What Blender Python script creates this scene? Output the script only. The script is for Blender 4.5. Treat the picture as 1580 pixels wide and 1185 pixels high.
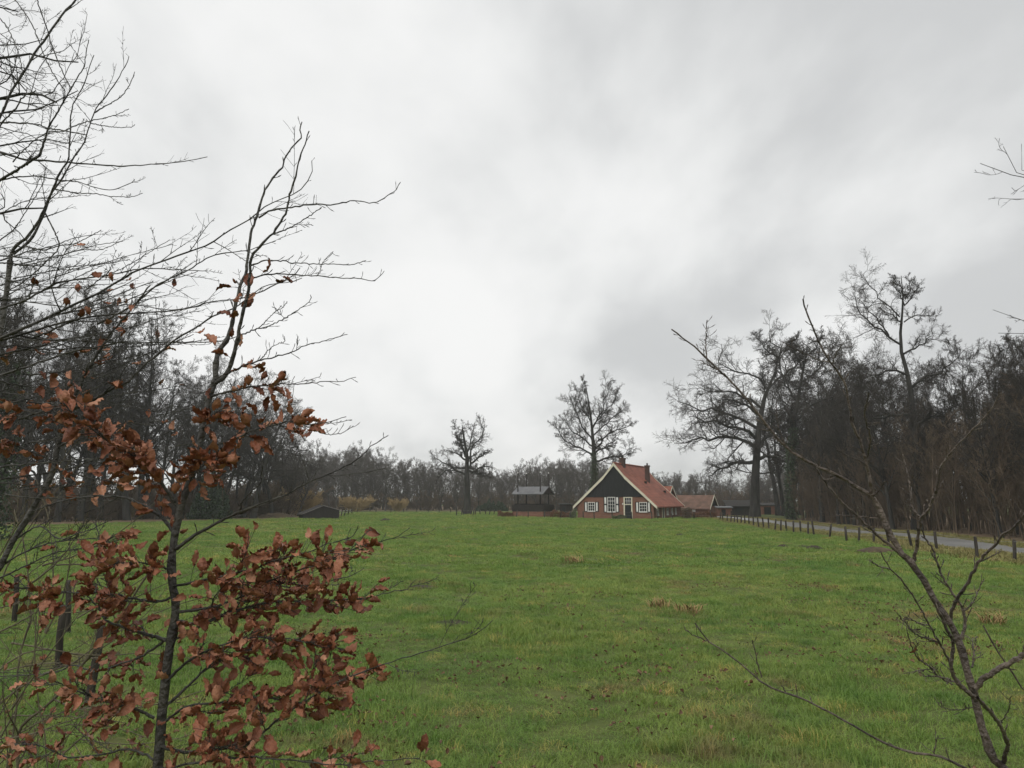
import bpy, math, random
import numpy as np
from mathutils import Vector, Matrix, Euler

for o in list(bpy.data.objects):
    bpy.data.objects.remove(o)
SC = bpy.context.scene
COL = SC.collection
R = math.radians

# ------------------------------------------------------------------ camera
CAM_H = 2.3
F_PX = 1216.0                      # focal length in pixels of a 1580 px wide frame
CX, CY = 790.0, 592.5
PITCH = math.atan((772.0 - CY) / F_PX)
cam = bpy.data.cameras.new('camera')
cam.sensor_width = 36.0
cam.lens = F_PX / 1580.0 * 36.0
cam.clip_start, cam.clip_end = 0.05, 4000.0
cam_o = bpy.data.objects.new('camera', cam)
cam_o.location = (0, 0, CAM_H)
cam_o.rotation_euler = (math.pi / 2 + PITCH, 0, 0)
COL.objects.link(cam_o)
SC.camera = cam_o

# ------------------------------------------------------------------ sky and sun
SUN_EL, SUN_AZ = R(60), R(200)     # behind the clouds, so only a very soft direction
w = bpy.data.worlds.new('World')
SC.world = w
w.use_nodes = True
nt = w.node_tree
nt.nodes.clear()
def N(t, typ, **kw):
    n = t.nodes.new(typ)
    for k, v in kw.items():
        setattr(n, k, v)
    return n
out = N(nt, 'ShaderNodeOutputWorld')
bg = N(nt, 'ShaderNodeBackground')
bg.inputs['Strength'].default_value = 0.1
sky = N(nt, 'ShaderNodeTexSky', sky_type='NISHITA')
sky.sun_disc = False
sky.sun_elevation, sky.sun_rotation = SUN_EL, SUN_AZ
sky.dust_density = 3.0
tc = N(nt, 'ShaderNodeTexCoord')
sep = N(nt, 'ShaderNodeSeparateXYZ')
nt.links.new(tc.outputs['Generated'], sep.inputs[0])
mz = N(nt, 'ShaderNodeMath', operation='MAXIMUM'); mz.inputs[1].default_value = 0.0
nt.links.new(sep.outputs['Z'], mz.inputs[0])
az = N(nt, 'ShaderNodeMath', operation='ADD'); az.inputs[1].default_value = 0.34
nt.links.new(mz.outputs[0], az.inputs[0])
dx = N(nt, 'ShaderNodeMath', operation='DIVIDE'); dy = N(nt, 'ShaderNodeMath', operation='DIVIDE')
nt.links.new(sep.outputs['X'], dx.inputs[0]); nt.links.new(az.outputs[0], dx.inputs[1])
nt.links.new(sep.outputs['Y'], dy.inputs[0]); nt.links.new(az.outputs[0], dy.inputs[1])
cmb = N(nt, 'ShaderNodeCombineXYZ')
nt.links.new(dx.outputs[0], cmb.inputs[0]); nt.links.new(dy.outputs[0], cmb.inputs[1])
mp = N(nt, 'ShaderNodeMapping')
mp.inputs['Location'].default_value = (20.2, 8.8, 0.0)
mp.inputs['Rotation'].default_value = (0, 0, R(35))
mp.inputs['Scale'].default_value = (1.0, 0.62, 1.0)
nt.links.new(cmb.outputs[0], mp.inputs[0])
n1 = N(nt, 'ShaderNodeTexNoise'); n1.inputs['Scale'].default_value = 0.75
n1.inputs['Detail'].default_value = 5.0; n1.inputs['Roughness'].default_value = 0.46
n1.inputs['Distortion'].default_value = 0.35
nt.links.new(mp.outputs[0], n1.inputs['Vector'])
n2 = N(nt, 'ShaderNodeTexNoise'); n2.inputs['Scale'].default_value = 2.6
n2.inputs['Detail'].default_value = 8.0; n2.inputs['Roughness'].default_value = 0.5; n2.inputs['Distortion'].default_value = 0.15
nt.links.new(mp.outputs[0], n2.inputs['Vector'])
mxn = N(nt, 'ShaderNodeMix'); mxn.inputs[0].default_value = 0.50
nt.links.new(n1.outputs['Fac'], mxn.inputs[2]); nt.links.new(n2.outputs['Fac'], mxn.inputs[3])
# brighter cloud towards the left of the view, greyer towards the right
gx = N(nt, 'ShaderNodeMath', operation='MULTIPLY_ADD')
gx.inputs[1].default_value = -0.16; gx.inputs[2].default_value = 0.0
nt.links.new(sep.outputs['X'], gx.inputs[0])
ad = N(nt, 'ShaderNodeMath', operation='ADD')
nt.links.new(mxn.outputs[0], ad.inputs[0]); nt.links.new(gx.outputs[0], ad.inputs[1])
cr = N(nt, 'ShaderNodeValToRGB')
cr.color_ramp.interpolation = 'B_SPLINE'
e = cr.color_ramp.elements
e[0].position = 0.40; e[0].color = (0.60, 0.61, 0.615, 1)
e[1].position = 0.61; e[1].color = (0.985, 0.985, 0.975, 1)
m_ = e.new(0.5); m_.color = (0.85, 0.86, 0.855, 1)
nt.links.new(ad.outputs[0], cr.inputs[0])
sc_ = N(nt, 'ShaderNodeVectorMath', operation='SCALE'); sc_.inputs['Scale'].default_value = 10.0
nt.links.new(cr.outputs[0], sc_.inputs[0])
mx = N(nt, 'ShaderNodeMix', data_type='RGBA'); mx.inputs[0].default_value = 0.97
nt.links.new(sky.outputs[0], mx.inputs[6]); nt.links.new(sc_.outputs[0], mx.inputs[7])
nt.links.new(mx.outputs[2], bg.inputs['Color'])
nt.links.new(bg.outputs[0], out.inputs[0])

sun = bpy.data.lights.new('sun', 'SUN')
sun.energy = 1.5
sun.angle = R(60)
sun.color = (1.0, 0.97, 0.93)
sun_o = bpy.data.objects.new('sun', sun)
sun_o.rotation_euler = (R(90) - SUN_EL, 0, R(180) - SUN_AZ)
sun_o.location = (0, 0, 60)
COL.objects.link(sun_o)

SC.view_settings.view_transform = 'Standard'
SC.view_settings.look = 'None'
SC.view_settings.exposure = 0.0
SC.view_settings.gamma = 1.0
SC.view_settings.use_curve_mapping = False
SC.cycles.max_bounces = 4
SC.cycles.diffuse_bounces = 2
SC.cycles.volume_bounces = 1
SC.cycles.use_denoising = True
SC.cycles.sample_clamp_indirect = 3.0
SC.cycles.use_adaptive_sampling = True
SC.cycles.adaptive_threshold = 0.02

# ------------------------------------------------------------------ helpers
ST, CT = math.sin(PITCH), math.cos(PITCH)
def ray(px, py):
    x = (px - CX) / F_PX
    v = -(py - CY) / F_PX
    return np.array([x, CT - v * ST, ST + v * CT])
def P(px, py, depth):
    """world point seen at pixel (px,py) of the 1580x1185 photo, `depth` metres ahead"""
    r = ray(px, py)
    return np.array([0, 0, CAM_H]) + r * (depth / r[1])
def G(px, py, z=0.0):
    r = ray(px, py)
    return np.array([0, 0, CAM_H]) + r * ((z - CAM_H) / r[2])

def sstep(a, b, x):
    t = np.clip((x - a) / (b - a), 0, 1)
    return t * t * (3 - 2 * t)
def H(x, y):
    x = np.asarray(x, float); y = np.asarray(y, float)
    bank = 0.75 * sstep(5.4, 3.0, y + 0.12 * np.sin(x * 0.9))
    und = (0.045 * np.sin(x * 0.55 + 1.3) * np.sin(y * 0.43 + 0.4) + 0.035 * np.sin(x * 0.21 - y * 0.3) +
           0.012 * np.sin(x * 2.1 + y * 1.3) + 0.010 * np.sin(x * 1.2 - y * 2.7 + 2))
    return bank + und * sstep(140, 60, y) * sstep(40, 25, np.abs(x))

def mesh_np(name, verts, quads, smooth=True, tris=None):
    me = bpy.data.meshes.new(name)
    verts = np.asarray(verts, np.float32).reshape(-1, 3)
    quads = np.zeros((0, 4), np.int32) if quads is None else np.asarray(quads, np.int32).reshape(-1, 4)
    tris = np.zeros((0, 3), np.int32) if tris is None else np.asarray(tris, np.int32).reshape(-1, 3)
    me.vertices.add(len(verts)); me.vertices.foreach_set('co', verts.ravel())
    nl = quads.size + tris.size
    me.loops.add(nl)
    me.loops.foreach_set('vertex_index', np.concatenate([quads.ravel(), tris.ravel()]))
    me.polygons.add(len(quads) + len(tris))
    ls = np.concatenate([np.arange(len(quads)) * 4, quads.size + np.arange(len(tris)) * 3]).astype(np.int32)
    me.polygons.foreach_set('loop_start', ls)
    me.polygons.foreach_set('use_smooth', np.full(len(ls), smooth))
    me.update(calc_edges=True)
    return me

class MB:
    """collects boxes, prisms and tubes into one mesh"""
    def __init__(s): s.v = []; s.q = []; s.t = []; s.n = 0
    def add(s, v, q=None, t=None):
        v = np.asarray(v, float).reshape(-1, 3)
        if q is not None and len(q): s.q.append(np.asarray(q, int).reshape(-1, 4) + s.n)
        if t is not None and len(t): s.t.append(np.asarray(t, int).reshape(-1, 3) + s.n)
        s.v.append(v); s.n += len(v); return s
    def box(s, x0, x1, y0, y1, z0, z1):
        v = [(x, y, z) for z in (z0, z1) for y in (y0, y1) for x in (x0, x1)]
        q = [(0, 2, 3, 1), (4, 5, 7, 6), (0, 1, 5, 4), (2, 6, 7, 3), (0, 4, 6, 2), (1, 3, 7, 5)]
        return s.add(v, q)
    def prism(s, poly, y0, y1):
        """polygon in (x,z), extruded along y"""
        n = len(poly)
        v = [(x, y0, z) for x, z in poly] + [(x, y1, z) for x, z in poly]
        q = [(i, (i + 1) % n, n + (i + 1) % n, n + i) for i in range(n)]
        t = [(0, i + 1, i) for i in range(1, n - 1)] + [(n, n + i, n + i + 1) for i in range(1, n - 1)]
        return s.add(v, q, t)
    def tube(s, pts, rad, sides=6):
        v, q = tubes(np.asarray(pts, float)[None], np.asarray(rad, float)[None], sides)
        s.add(v, q)
        n = len(pts)
        for base, flip in ((0, True), ((n - 1) * sides, False)):
            t = [(base, base + i, base + i + 1) for i in range(1, sides - 1)]
            if flip: t = [(a, c, b) for a, b, c in t]
            s.t.append(np.asarray(t, int) + s.n - len(v))
        return s
    def mesh(s, name, smooth=False):
        return mesh_np(name, np.concatenate(s.v), np.concatenate(s.q) if s.q else None, smooth,
                       np.concatenate(s.t) if s.t else None)
    def build(s, name, mat, parent=None, smooth=False):
        return obj(name, s.mesh(name, smooth), mat, parent)

def tubes(pts, rad, S):
    """pts (N,P,3), rad (N,P) -> verts, quads of N open tubes"""
    Nn, Pn = rad.shape
    tan = np.gradient(pts, axis=1)
    tan /= np.linalg.norm(tan, axis=2, keepdims=True) + 1e-12
    ref = np.where(np.abs(tan[:, :1, 2:3]) < 0.8, np.array([0., 0., 1.]), np.array([1., 0., 0.]))
    ref = np.broadcast_to(ref, tan.shape)
    a = np.cross(tan, ref); a /= np.linalg.norm(a, axis=2, keepdims=True) + 1e-9
    b = np.cross(tan, a)
    th = np.arange(S) * 2 * np.pi / S
    v = (pts[:, :, None, :] + rad[:, :, None, None] *
         (np.cos(th)[None, None, :, None] * a[:, :, None, :] + np.sin(th)[None, None, :, None] * b[:, :, None, :]))
    n_ = np.arange(Nn)[:, None, None] * Pn * S; p_ = np.arange(Pn - 1)[None, :, None] * S
    s_ = np.arange(S)[None, None, :]; s1 = (s_ + 1) % S
    base = n_ + p_
    q = np.stack([base + s_, base + s1, base + S + s1, base + S + s_], -1)
    return v.reshape(-1, 3), q.reshape(-1, 4)

def obj(name, me, mat, parent=None):
    o = bpy.data.objects.new(name, me)
    if mat is not None and len(me.materials) == 0:
        me.materials.append(mat)
    COL.objects.link(o)
    if parent is not None: o.parent = parent
    return o
def tag(o, label=None, cat=None, group=None, kind=None):
    if label: o['label'] = label
    if cat: o['category'] = cat
    if group: o['group'] = group
    if kind: o['kind'] = kind
    return o
def empty(name, loc, rz=0.0):
    o = bpy.data.objects.new(name, None)
    o.empty_display_size = 0.3
    o.location = tuple(loc); o.rotation_euler = (0, 0, rz)
    COL.objects.link(o); return o
def copy_tree(root, loc, rz, sc, label, cat, group):
    r = empty(root.name.split('.')[0], loc, rz)
    r.scale = sc if hasattr(sc, '__len__') else (sc, sc, sc)
    for ch in root.children:
        c = ch.copy(); COL.objects.link(c); c.parent = r
    return tag(r, label, cat, group)

# ------------------------------------------------------------------ materials
def mat(name, base=(0.5, 0.5, 0.5), rough=0.8, var=None, scale=5.0, detail=4.0, bump=0.0, bscale=None, spec=0.3,
        rand=None, ramp=None, coord='Object', stretch=(1, 1, 1)):
    """noise-driven principled material; var = second colour, rand = colour picked per object"""
    m = bpy.data.materials.new(name); m.use_nodes = True
    t = m.node_tree; b = t.nodes['Principled BSDF']
    b.inputs['Roughness'].default_value = rough
    b.inputs['Specular IOR Level'].default_value = spec
    b.inputs['Base Color'].default_value = (*base, 1)
    tcn = N(t, 'ShaderNodeTexCoord')
    mpn = N(t, 'ShaderNodeMapping'); mpn.inputs['Scale'].default_value = stretch
    t.links.new(tcn.outputs[coord], mpn.inputs[0])
    col = None
    if var is not None:
        nz = N(t, 'ShaderNodeTexNoise'); nz.inputs['Scale'].default_value = scale; nz.inputs['Detail'].default_value = detail
        t.links.new(mpn.outputs[0], nz.inputs['Vector'])
        rp = N(t, 'ShaderNodeValToRGB')
        rp.color_ramp.elements[0].position = 0.35; rp.color_ramp.elements[1].position = 0.65
        rp.color_ramp.elements[0].color = (*base, 1); rp.color_ramp.elements[1].color = (*var, 1)
        t.links.new(nz.outputs['Fac'], rp.inputs[0]); col = rp.outputs[0]
    if ramp is not None:
        oi = N(t, 'ShaderNodeObjectInfo')
        rr = N(t, 'ShaderNodeValToRGB'); rr.color_ramp.interpolation = 'LINEAR'
        els = rr.color_ramp.elements
        for i, c in enumerate(ramp):
            p = i / (len(ramp) - 1)
            el = els[0] if i == 0 else els[-1] if i == len(ramp) - 1 else els.new(p)
            el.position = p; el.color = (*c, 1)
        t.links.new(oi.outputs['Random'], rr.inputs[0])
        if col is None: col = rr.outputs[0]
        else:
            mm = N(t, 'ShaderNodeMix', data_type='RGBA'); mm.inputs[0].default_value = 0.5
            mm.inputs[0].default_value = 0.62
            t.links.new(col, mm.inputs[6]); t.links.new(rr.outputs[0], mm.inputs[7]); col = mm.outputs[2]
    if col is not None: t.links.new(col, b.inputs['Base Color'])
    if bump:
        nb = N(t, 'ShaderNodeTexNoise'); nb.inputs['Scale'].default_value = bscale or scale * 3; nb.inputs['Detail'].default_value = 5
        t.links.new(mpn.outputs[0], nb.inputs['Vector'])
        bn = N(t, 'ShaderNodeBump'); bn.inputs['Strength'].default_value = bump; bn.inputs['Distance'].default_value = 0.03
        t.links.new(nb.outputs['Fac'], bn.inputs['Height']); t.links.new(bn.outputs[0], b.inputs['Normal'])
    return m

M = {}
M['bark'] = mat('bark', (0.024, 0.023, 0.021), 0.9, (0.052, 0.050, 0.043), 3.0, bump=0.6, stretch=(1, 1, 0.25))
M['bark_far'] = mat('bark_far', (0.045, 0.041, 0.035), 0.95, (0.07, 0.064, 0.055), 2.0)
M['twig'] = mat('twig', (0.042, 0.036, 0.031), 0.9, (0.066, 0.057, 0.048), 0.4)
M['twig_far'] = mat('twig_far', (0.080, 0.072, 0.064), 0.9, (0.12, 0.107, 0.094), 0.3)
M['twig_brown'] = mat('twig_brown', (0.085, 0.066, 0.047), 0.9, (0.145, 0.106, 0.072), 0.5)
M['twig_willow'] = mat('twig_willow', (0.30, 0.215, 0.10), 0.9, (0.42, 0.31, 0.16), 0.5)
M['ivy'] = mat('ivy', (0.022, 0.040, 0.016), 0.5, (0.045, 0.07, 0.028), 2.0, spec=0.4)
M['beech_bark'] = mat('beech_bark', (0.022, 0.020, 0.017), 0.55, (0.072, 0.068, 0.054), 14.0, detail=8, bump=0.7, bscale=55, spec=0.45)
M['sapling_bark'] = mat('sapling_bark', (0.045, 0.034, 0.027), 0.5, (0.14, 0.11, 0.085), 14.0, detail=8, bump=0.8, bscale=60, spec=0.45)
M['shrub_bark'] = mat('shrub_bark', (0.085, 0.07, 0.048), 0.7, (0.16, 0.14, 0.09), 6.0)
M['post'] = mat('post', (0.022, 0.019, 0.016), 0.9, (0.065, 0.056, 0.045), 9.0, bump=0.5, stretch=(1, 1, 0.12))
M['wire'] = mat('wire', (0.25, 0.25, 0.25), 0.5, spec=0.5)
M['brick'] = None
M['white'] = mat('white_paint', (0.78, 0.77, 0.74), 0.5, (0.68, 0.67, 0.63), 3.0)
M['cream'] = mat('cream_paint', (0.74, 0.69, 0.54), 0.55, (0.62, 0.58, 0.46), 2.5)
M['blackboard'] = mat('black_boards', (0.010, 0.011, 0.012), 0.7, (0.022, 0.023, 0.024), 3.0, stretch=(6, 1, 0.3), bump=0.4)
M['glass'] = mat('window_glass', (0.02, 0.022, 0.025), 0.08, spec=0.6)
M['darkdoor'] = mat('dark_door', (0.010, 0.013, 0.013), 0.5)
M['asphalt'] = mat('asphalt', (0.16, 0.16, 0.157), 0.34, (0.25, 0.247, 0.238), 0.5, detail=9, bump=0.4, bscale=25, coord='Object', spec=0.4)
M['litter'] = mat('leaf_litter', (0.10, 0.07, 0.04), 0.95, (0.19, 0.135, 0.08), 0.9, detail=8, bump=1.0, bscale=5)
M['darklitter'] = mat('dark_litter', (0.06, 0.045, 0.028), 0.95, (0.10, 0.075, 0.045), 2.0, detail=8, bump=1.0, bscale=8)
M['verge'] = mat('verge_grass', (0.15, 0.135, 0.04), 0.95, (0.12, 0.14, 0.04), 0.7, detail=8, bump=1.0, bscale=6)
M['slate'] = mat('grey_sheet', (0.095, 0.10, 0.105), 0.65, (0.15, 0.15, 0.152), 1.5)
M['darkwood'] = mat('dark_wood', (0.016, 0.014, 0.012), 0.85, (0.035, 0.03, 0.027), 3.0, stretch=(5, 5, 0.3))
M['hedge'] = mat('beech_hedge', (0.12, 0.055, 0.028), 0.9, (0.20, 0.10, 0.055), 2.0)
M['soil'] = mat('soil', (0.035, 0.028, 0.02), 0.95, (0.06, 0.05, 0.035), 6.0, bump=1.0, bscale=20)

def brickmat(name, c1, c2, mortar, sx, sy, bump=0.4, rough=0.85, noise=0.5, patch=None):
    m = bpy.data.materials.new(name); m.use_nodes = True
    t = m.node_tree; b = t.nodes['Principled BSDF']; b.inputs['Roughness'].default_value = rough
    b.inputs['Specular IOR Level'].default_value = 0.3
    tcn = N(t, 'ShaderNodeTexCoord')
    sp = N(t, 'ShaderNodeSeparateXYZ'); t.links.new(tcn.outputs['Object'], sp.inputs[0])
    ax = N(t, 'ShaderNodeMath', operation='ADD'); t.links.new(sp.outputs[0], ax.inputs[0]); t.links.new(sp.outputs[1], ax.inputs[1])
    cb = N(t, 'ShaderNodeCombineXYZ'); t.links.new(ax.outputs[0], cb.inputs[0]); t.links.new(sp.outputs[2], cb.inputs[1])
    br = N(t, 'ShaderNodeTexBrick')
    br.inputs['Scale'].default_value = 1.0
    br.inputs['Brick Width'].default_value = sx; br.inputs['Row Height'].default_value = sy
    br.inputs['Mortar Size'].default_value = sy * 0.09
    br.inputs['Color1'].default_value = (*c1, 1); br.inputs['Color2'].default_value = (*c2, 1); br.inputs['Mortar'].default_value = (*mortar, 1)
    t.links.new(cb.outputs[0], br.inputs['Vector'])
    nz = N(t, 'ShaderNodeTexNoise'); nz.inputs['Scale'].default_value = 0.9; nz.inputs['Detail'].default_value = 8
    t.links.new(tcn.outputs['Object'], nz.inputs['Vector'])
    rp = N(t, 'ShaderNodeValToRGB'); rp.color_ramp.elements[0].position = 0.3; rp.color_ramp.elements[1].position = 0.7
    rp.color_ramp.elements[0].color = (*(patch or (0.55, 0.5, 0.48)), 1); rp.color_ramp.elements[1].color = (1.1, 1.08, 1.05, 1)
    t.links.new(nz.outputs['Fac'], rp.inputs[0])
    mm = N(t, 'ShaderNodeMix', data_type='RGBA', blend_type='MULTIPLY'); mm.inputs[0].default_value = noise
    t.links.new(br.outputs['Color'], mm.inputs[6]); t.links.new(rp.outputs[0], mm.inputs[7])
    t.links.new(mm.outputs[2], b.inputs['Base Color'])
    bn = N(t, 'ShaderNodeBump'); bn.inputs['Strength'].default_value = bump; bn.inputs['Distance'].default_value = 0.02; bn.invert = True
    t.links.new(br.outputs['Fac'], bn.inputs['Height']); t.links.new(bn.outputs[0], b.inputs['Normal'])
    return m
M['brick'] = brickmat('red_brick', (0.27, 0.115, 0.072), (0.20, 0.085, 0.056), (0.24, 0.20, 0.165), 0.22, 0.07)
M['oldbrick'] = brickmat('sooty_brick', (0.10, 0.055, 0.042), (0.075, 0.045, 0.036), (0.09, 0.08, 0.07), 0.22, 0.07)
M['rooftile'] = brickmat('red_roof_tiles', (0.42, 0.145, 0.088), (0.33, 0.11, 0.070), (0.16, 0.058, 0.04), 0.24, 0.22, bump=0.8, rough=0.7, noise=0.85)
M['oldtile'] = brickmat('weathered_roof_tiles', (0.26, 0.135, 0.095), (0.20, 0.12, 0.09), (0.10, 0.06, 0.05), 0.24, 0.22, bump=0.8, rough=0.7, noise=0.9, patch=(0.45, 0.5, 0.42))

def grassmat(name, blade):
    m = bpy.data.materials.new(name); m.use_nodes = True
    t = m.node_tree; b = t.nodes['Principled BSDF']
    b.inputs['Roughness'].default_value = 0.6 if blade else 0.95
    b.inputs['Specular IOR Level'].default_value = 0.3 if blade else 0.1
    ge = N(t, 'ShaderNodeNewGeometry')
    def noise(scale, detail, w=0.0, rough=0.55):
        nz = N(t, 'ShaderNodeTexNoise', noise_dimensions='4D')
        nz.inputs['Scale'].default_value = scale; nz.inputs['Detail'].default_value = detail; nz.inputs['W'].default_value = w
        nz.inputs['Roughness'].default_value = rough
        t.links.new(ge.outputs['Position'], nz.inputs['Vector']); return nz.outputs['Fac']
    def ramp(f, *st):
        rp = N(t, 'ShaderNodeValToRGB')
        els = rp.color_ramp.elements
        for i, (p, c) in enumerate(st):
            el = els[0] if i == 0 else els[1] if i == 1 else els.new(p)
            el.position = p; el.color = (*c, 1)
        t.links.new(f, rp.inputs[0]); return rp.outputs[0]
    def mix(f, a, c):
        mm = N(t, 'ShaderNodeMix', data_type='RGBA')
        if isinstance(f, float): mm.inputs[0].default_value = f
        else: t.links.new(f, mm.inputs[0])
        for i, v in ((6, a), (7, c)):
            if isinstance(v, tuple): mm.inputs[i].default_value = (*v, 1)
            else: t.links.new(v, mm.inputs[i])
        return mm.outputs[2]
    k = GRASS_K
    g = ramp(noise(0.22, 6, 1.0, 0.6), (0.34, (0.078 * k, 0.160 * k, 0.029 * k)), (0.68, (0.200 * k, 0.235 * k, 0.062 * k)), (0.5, (0.128 * k, 0.200 * k, 0.040 * k)))
    g2 = ramp(noise(1.6, 5, 4.0, 0.6), (0.36, (0.066 * k, 0.140 * k, 0.027 * k)), (0.68, (0.205 * k, 0.245 * k, 0.072 * k)))
    c = mix(0.45, g, g2)
    dk = ramp(noise(2.6, 4, 14.0, 0.7), (0.52, (0, 0, 0)), (0.66, (0.7, 0.7, 0.7)))
    c = mix(dk, c, (0.055 * k, 0.115 * k, 0.024 * k))
    # dead, brown patches of moss and fallen leaves
    br = ramp(noise(0.7, 7, 9.0, 0.65), (0.56, (0, 0, 0)), (0.68, (0.8, 0.8, 0.8)))
    c = mix(br, c, (0.17 * k, 0.125 * k, 0.062 * k))
    if blade:
        oi = N(t, 'ShaderNodeObjectInfo')
        rr = ramp(oi.outputs['Random'], (0.0, (0.8, 0.85, 0.8)), (0.80, (1.15, 1.1, 1.05)), (1.0, (2.3, 1.3, 1.7)), (0.9, (1.2, 1.12, 1.05)))
        mm = N(t, 'ShaderNodeMix', data_type='RGBA', blend_type='MULTIPLY'); mm.inputs[0].default_value = 1.0
        t.links.new(c, mm.inputs[6]); t.links.new(rr, mm.inputs[7]); c = mm.outputs[2]
        tr = N(t, 'ShaderNodeBsdfTranslucent'); t.links.new(c, tr.inputs['Color'])
        ms = N(t, 'ShaderNodeMixShader'); ms.inputs[0].default_value = 0.35
        t.links.new(b.outputs[0], ms.inputs[1]); t.links.new(tr.outputs[0], ms.inputs[2])
        t.links.new(ms.outputs[0], t.nodes['Material Output'].inputs[0])
    else:
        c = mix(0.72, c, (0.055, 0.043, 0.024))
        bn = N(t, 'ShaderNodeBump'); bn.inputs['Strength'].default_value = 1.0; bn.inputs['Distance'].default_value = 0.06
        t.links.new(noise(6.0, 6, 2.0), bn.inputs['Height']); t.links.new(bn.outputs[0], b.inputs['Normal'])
    t.links.new(c, b.inputs['Base Color'])
    return m
GRASS_K = 1.55
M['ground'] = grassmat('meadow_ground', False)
M['blade'] = grassmat('grass_blades', True)
M['straw'] = mat('straw_grass', (0.25, 0.165, 0.072), 0.8, (0.38, 0.265, 0.12), 9.0)
M['leaf'] = mat('beech_leaf', (0.19, 0.066, 0.034), 0.42, (0.40, 0.165, 0.088), 30.0, detail=3, bump=0.35, bscale=90, spec=0.35,
                ramp=[(0.085, 0.027, 0.017), (0.25, 0.085, 0.042), (0.36, 0.140, 0.072), (0.54, 0.30, 0.18), (0.28, 0.098, 0.047), (0.11, 0.036, 0.021), (0.46, 0.21, 0.115), (0.19, 0.063, 0.033)])
M['dryleaf'] = mat('fallen_leaf', (0.10, 0.055, 0.028), 0.6, (0.18, 0.10, 0.05), 12.0,
                   ramp=[(0.06, 0.033, 0.018), (0.13, 0.065, 0.033), (0.30, 0.20, 0.11)])

# ------------------------------------------------------------------ the ground
def grid_sheet(name, xs, ys, zoff, m, label_kind='structure', zf=H):
    X, Y = np.meshgrid(xs, ys)
    V = np.stack([X, Y, zf(X, Y) + zoff], -1).reshape(-1, 3)
    nx, ny = len(xs), len(ys)
    i = np.arange(nx - 1)[None, :] + np.arange(ny - 1)[:, None] * nx
    q = np.stack([i, i + 1, i + nx + 1, i + nx], -1)
    o = obj(name, mesh_np(name, V, q), m); tag(o, kind=label_kind); return o
xs = np.concatenate([[-1500, -700, -300, -150, -90, -60], np.arange(-45, 45.1, 0.6), [60, 90, 150, 300, 700, 1500]])
ys = np.concatenate([[-1000, -300, -60, -20, -8], np.arange(-3, 12, 0.2), np.arange(12, 60, 0.6), np.arange(60, 145, 2), [160, 190, 240, 320, 500, 900, 2000]])
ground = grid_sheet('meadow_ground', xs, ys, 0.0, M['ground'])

def ragged(name, left, right, m, zoff, amp=0.25, seed=1, steps=60, zf=None):
    """strip between two ground polylines, with uneven edges"""
    rg = np.random.default_rng(seed)
    def res(p):
        p = np.asarray(p, float); s = np.concatenate([[0], np.cumsum(np.linalg.norm(np.diff(p, axis=0), axis=1))])
        t = np.linspace(0, s[-1], steps); return np.stack([np.interp(t, s, p[:, 0]), np.interp(t, s, p[:, 1])], -1)
    L, Rr = res(left), res(right)
    L = L + rg.normal(0, amp, L.shape); Rr = Rr + rg.normal(0, amp, Rr.shape)
    k = 7
    W = np.linspace(0, 1, k)[None, :, None]
    g = L[:, None, :] * (1 - W) + Rr[:, None, :] * W
    z = (H(g[..., 0], g[..., 1]) if zf is None else zf(g[..., 0], g[..., 1])) + zoff
    V = np.concatenate([g, z[..., None]], -1).reshape(-1, 3)
    i = np.arange(k - 1)[None, :] + np.arange(steps - 1)[:, None] * k
    q = np.stack([i, i + 1, i + k + 1, i + k], -1)
    o = obj(name, mesh_np(name, V, q), m); tag(o, kind='structure'); return o

road_l = [(17.8, -30), (18.6, 0), (19.6, 20)] + [tuple(G(*p)[:2]) for p in ((1580, 859), (1462, 845), (1402, 833), (1260, 819.5), (1200, 811.5), (1131, 801.5))] + [(25.5, 112), (20.0, 126)]
road_r = [(x + 3.6 + 0.004 * y, y + 0.5) for x, y in road_l[:-2]] + [(30.5, 112), (26.0, 130)]
ragged('verge', [(x - 2.4, y) for x, y in road_l[:-2]], [(x + 6.2, y) for x, y in road_l[:-2]], M['verge'], 0.012, 0.3, 3, 140)
ragged('road', road_l, road_r, M['asphalt'], 0.03, 0.05, 4, 160)
ragged('woodland_floor', [(x + 1.2, y) for x, y in road_r[:-2]], [(75, -30), (80, 60), (70, 140)], M['litter'], 0.02, 0.3, 5, 90)
ragged('woodland_floor', [(-60, 55), (-45, 74), (-36.5, 90), (-29, 101), (-25, 118), (-34, 150)], [(-130, 40), (-130, 110), (-110, 160)], M['litter'], 0.02, 0.35, 6, 90)
ragged('woodland_floor', [(-75, 176), (-20, 178), (30, 176), (80, 150)], [(-90, 330), (0, 330), (110, 330)], M['litter'], 0.02, 0.5, 7, 60)

# ------------------------------------------------------------------ trees
def resample(p, n):
    p = np.asarray(p, float)
    s = np.concatenate([[0], np.cumsum(np.linalg.norm(np.diff(p, axis=0), axis=1))])
    t = np.linspace(0, s[-1], n)
    return np.stack([np.interp(t, s, p[:, k]) for k in range(p.shape[1])], -1)

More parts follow.
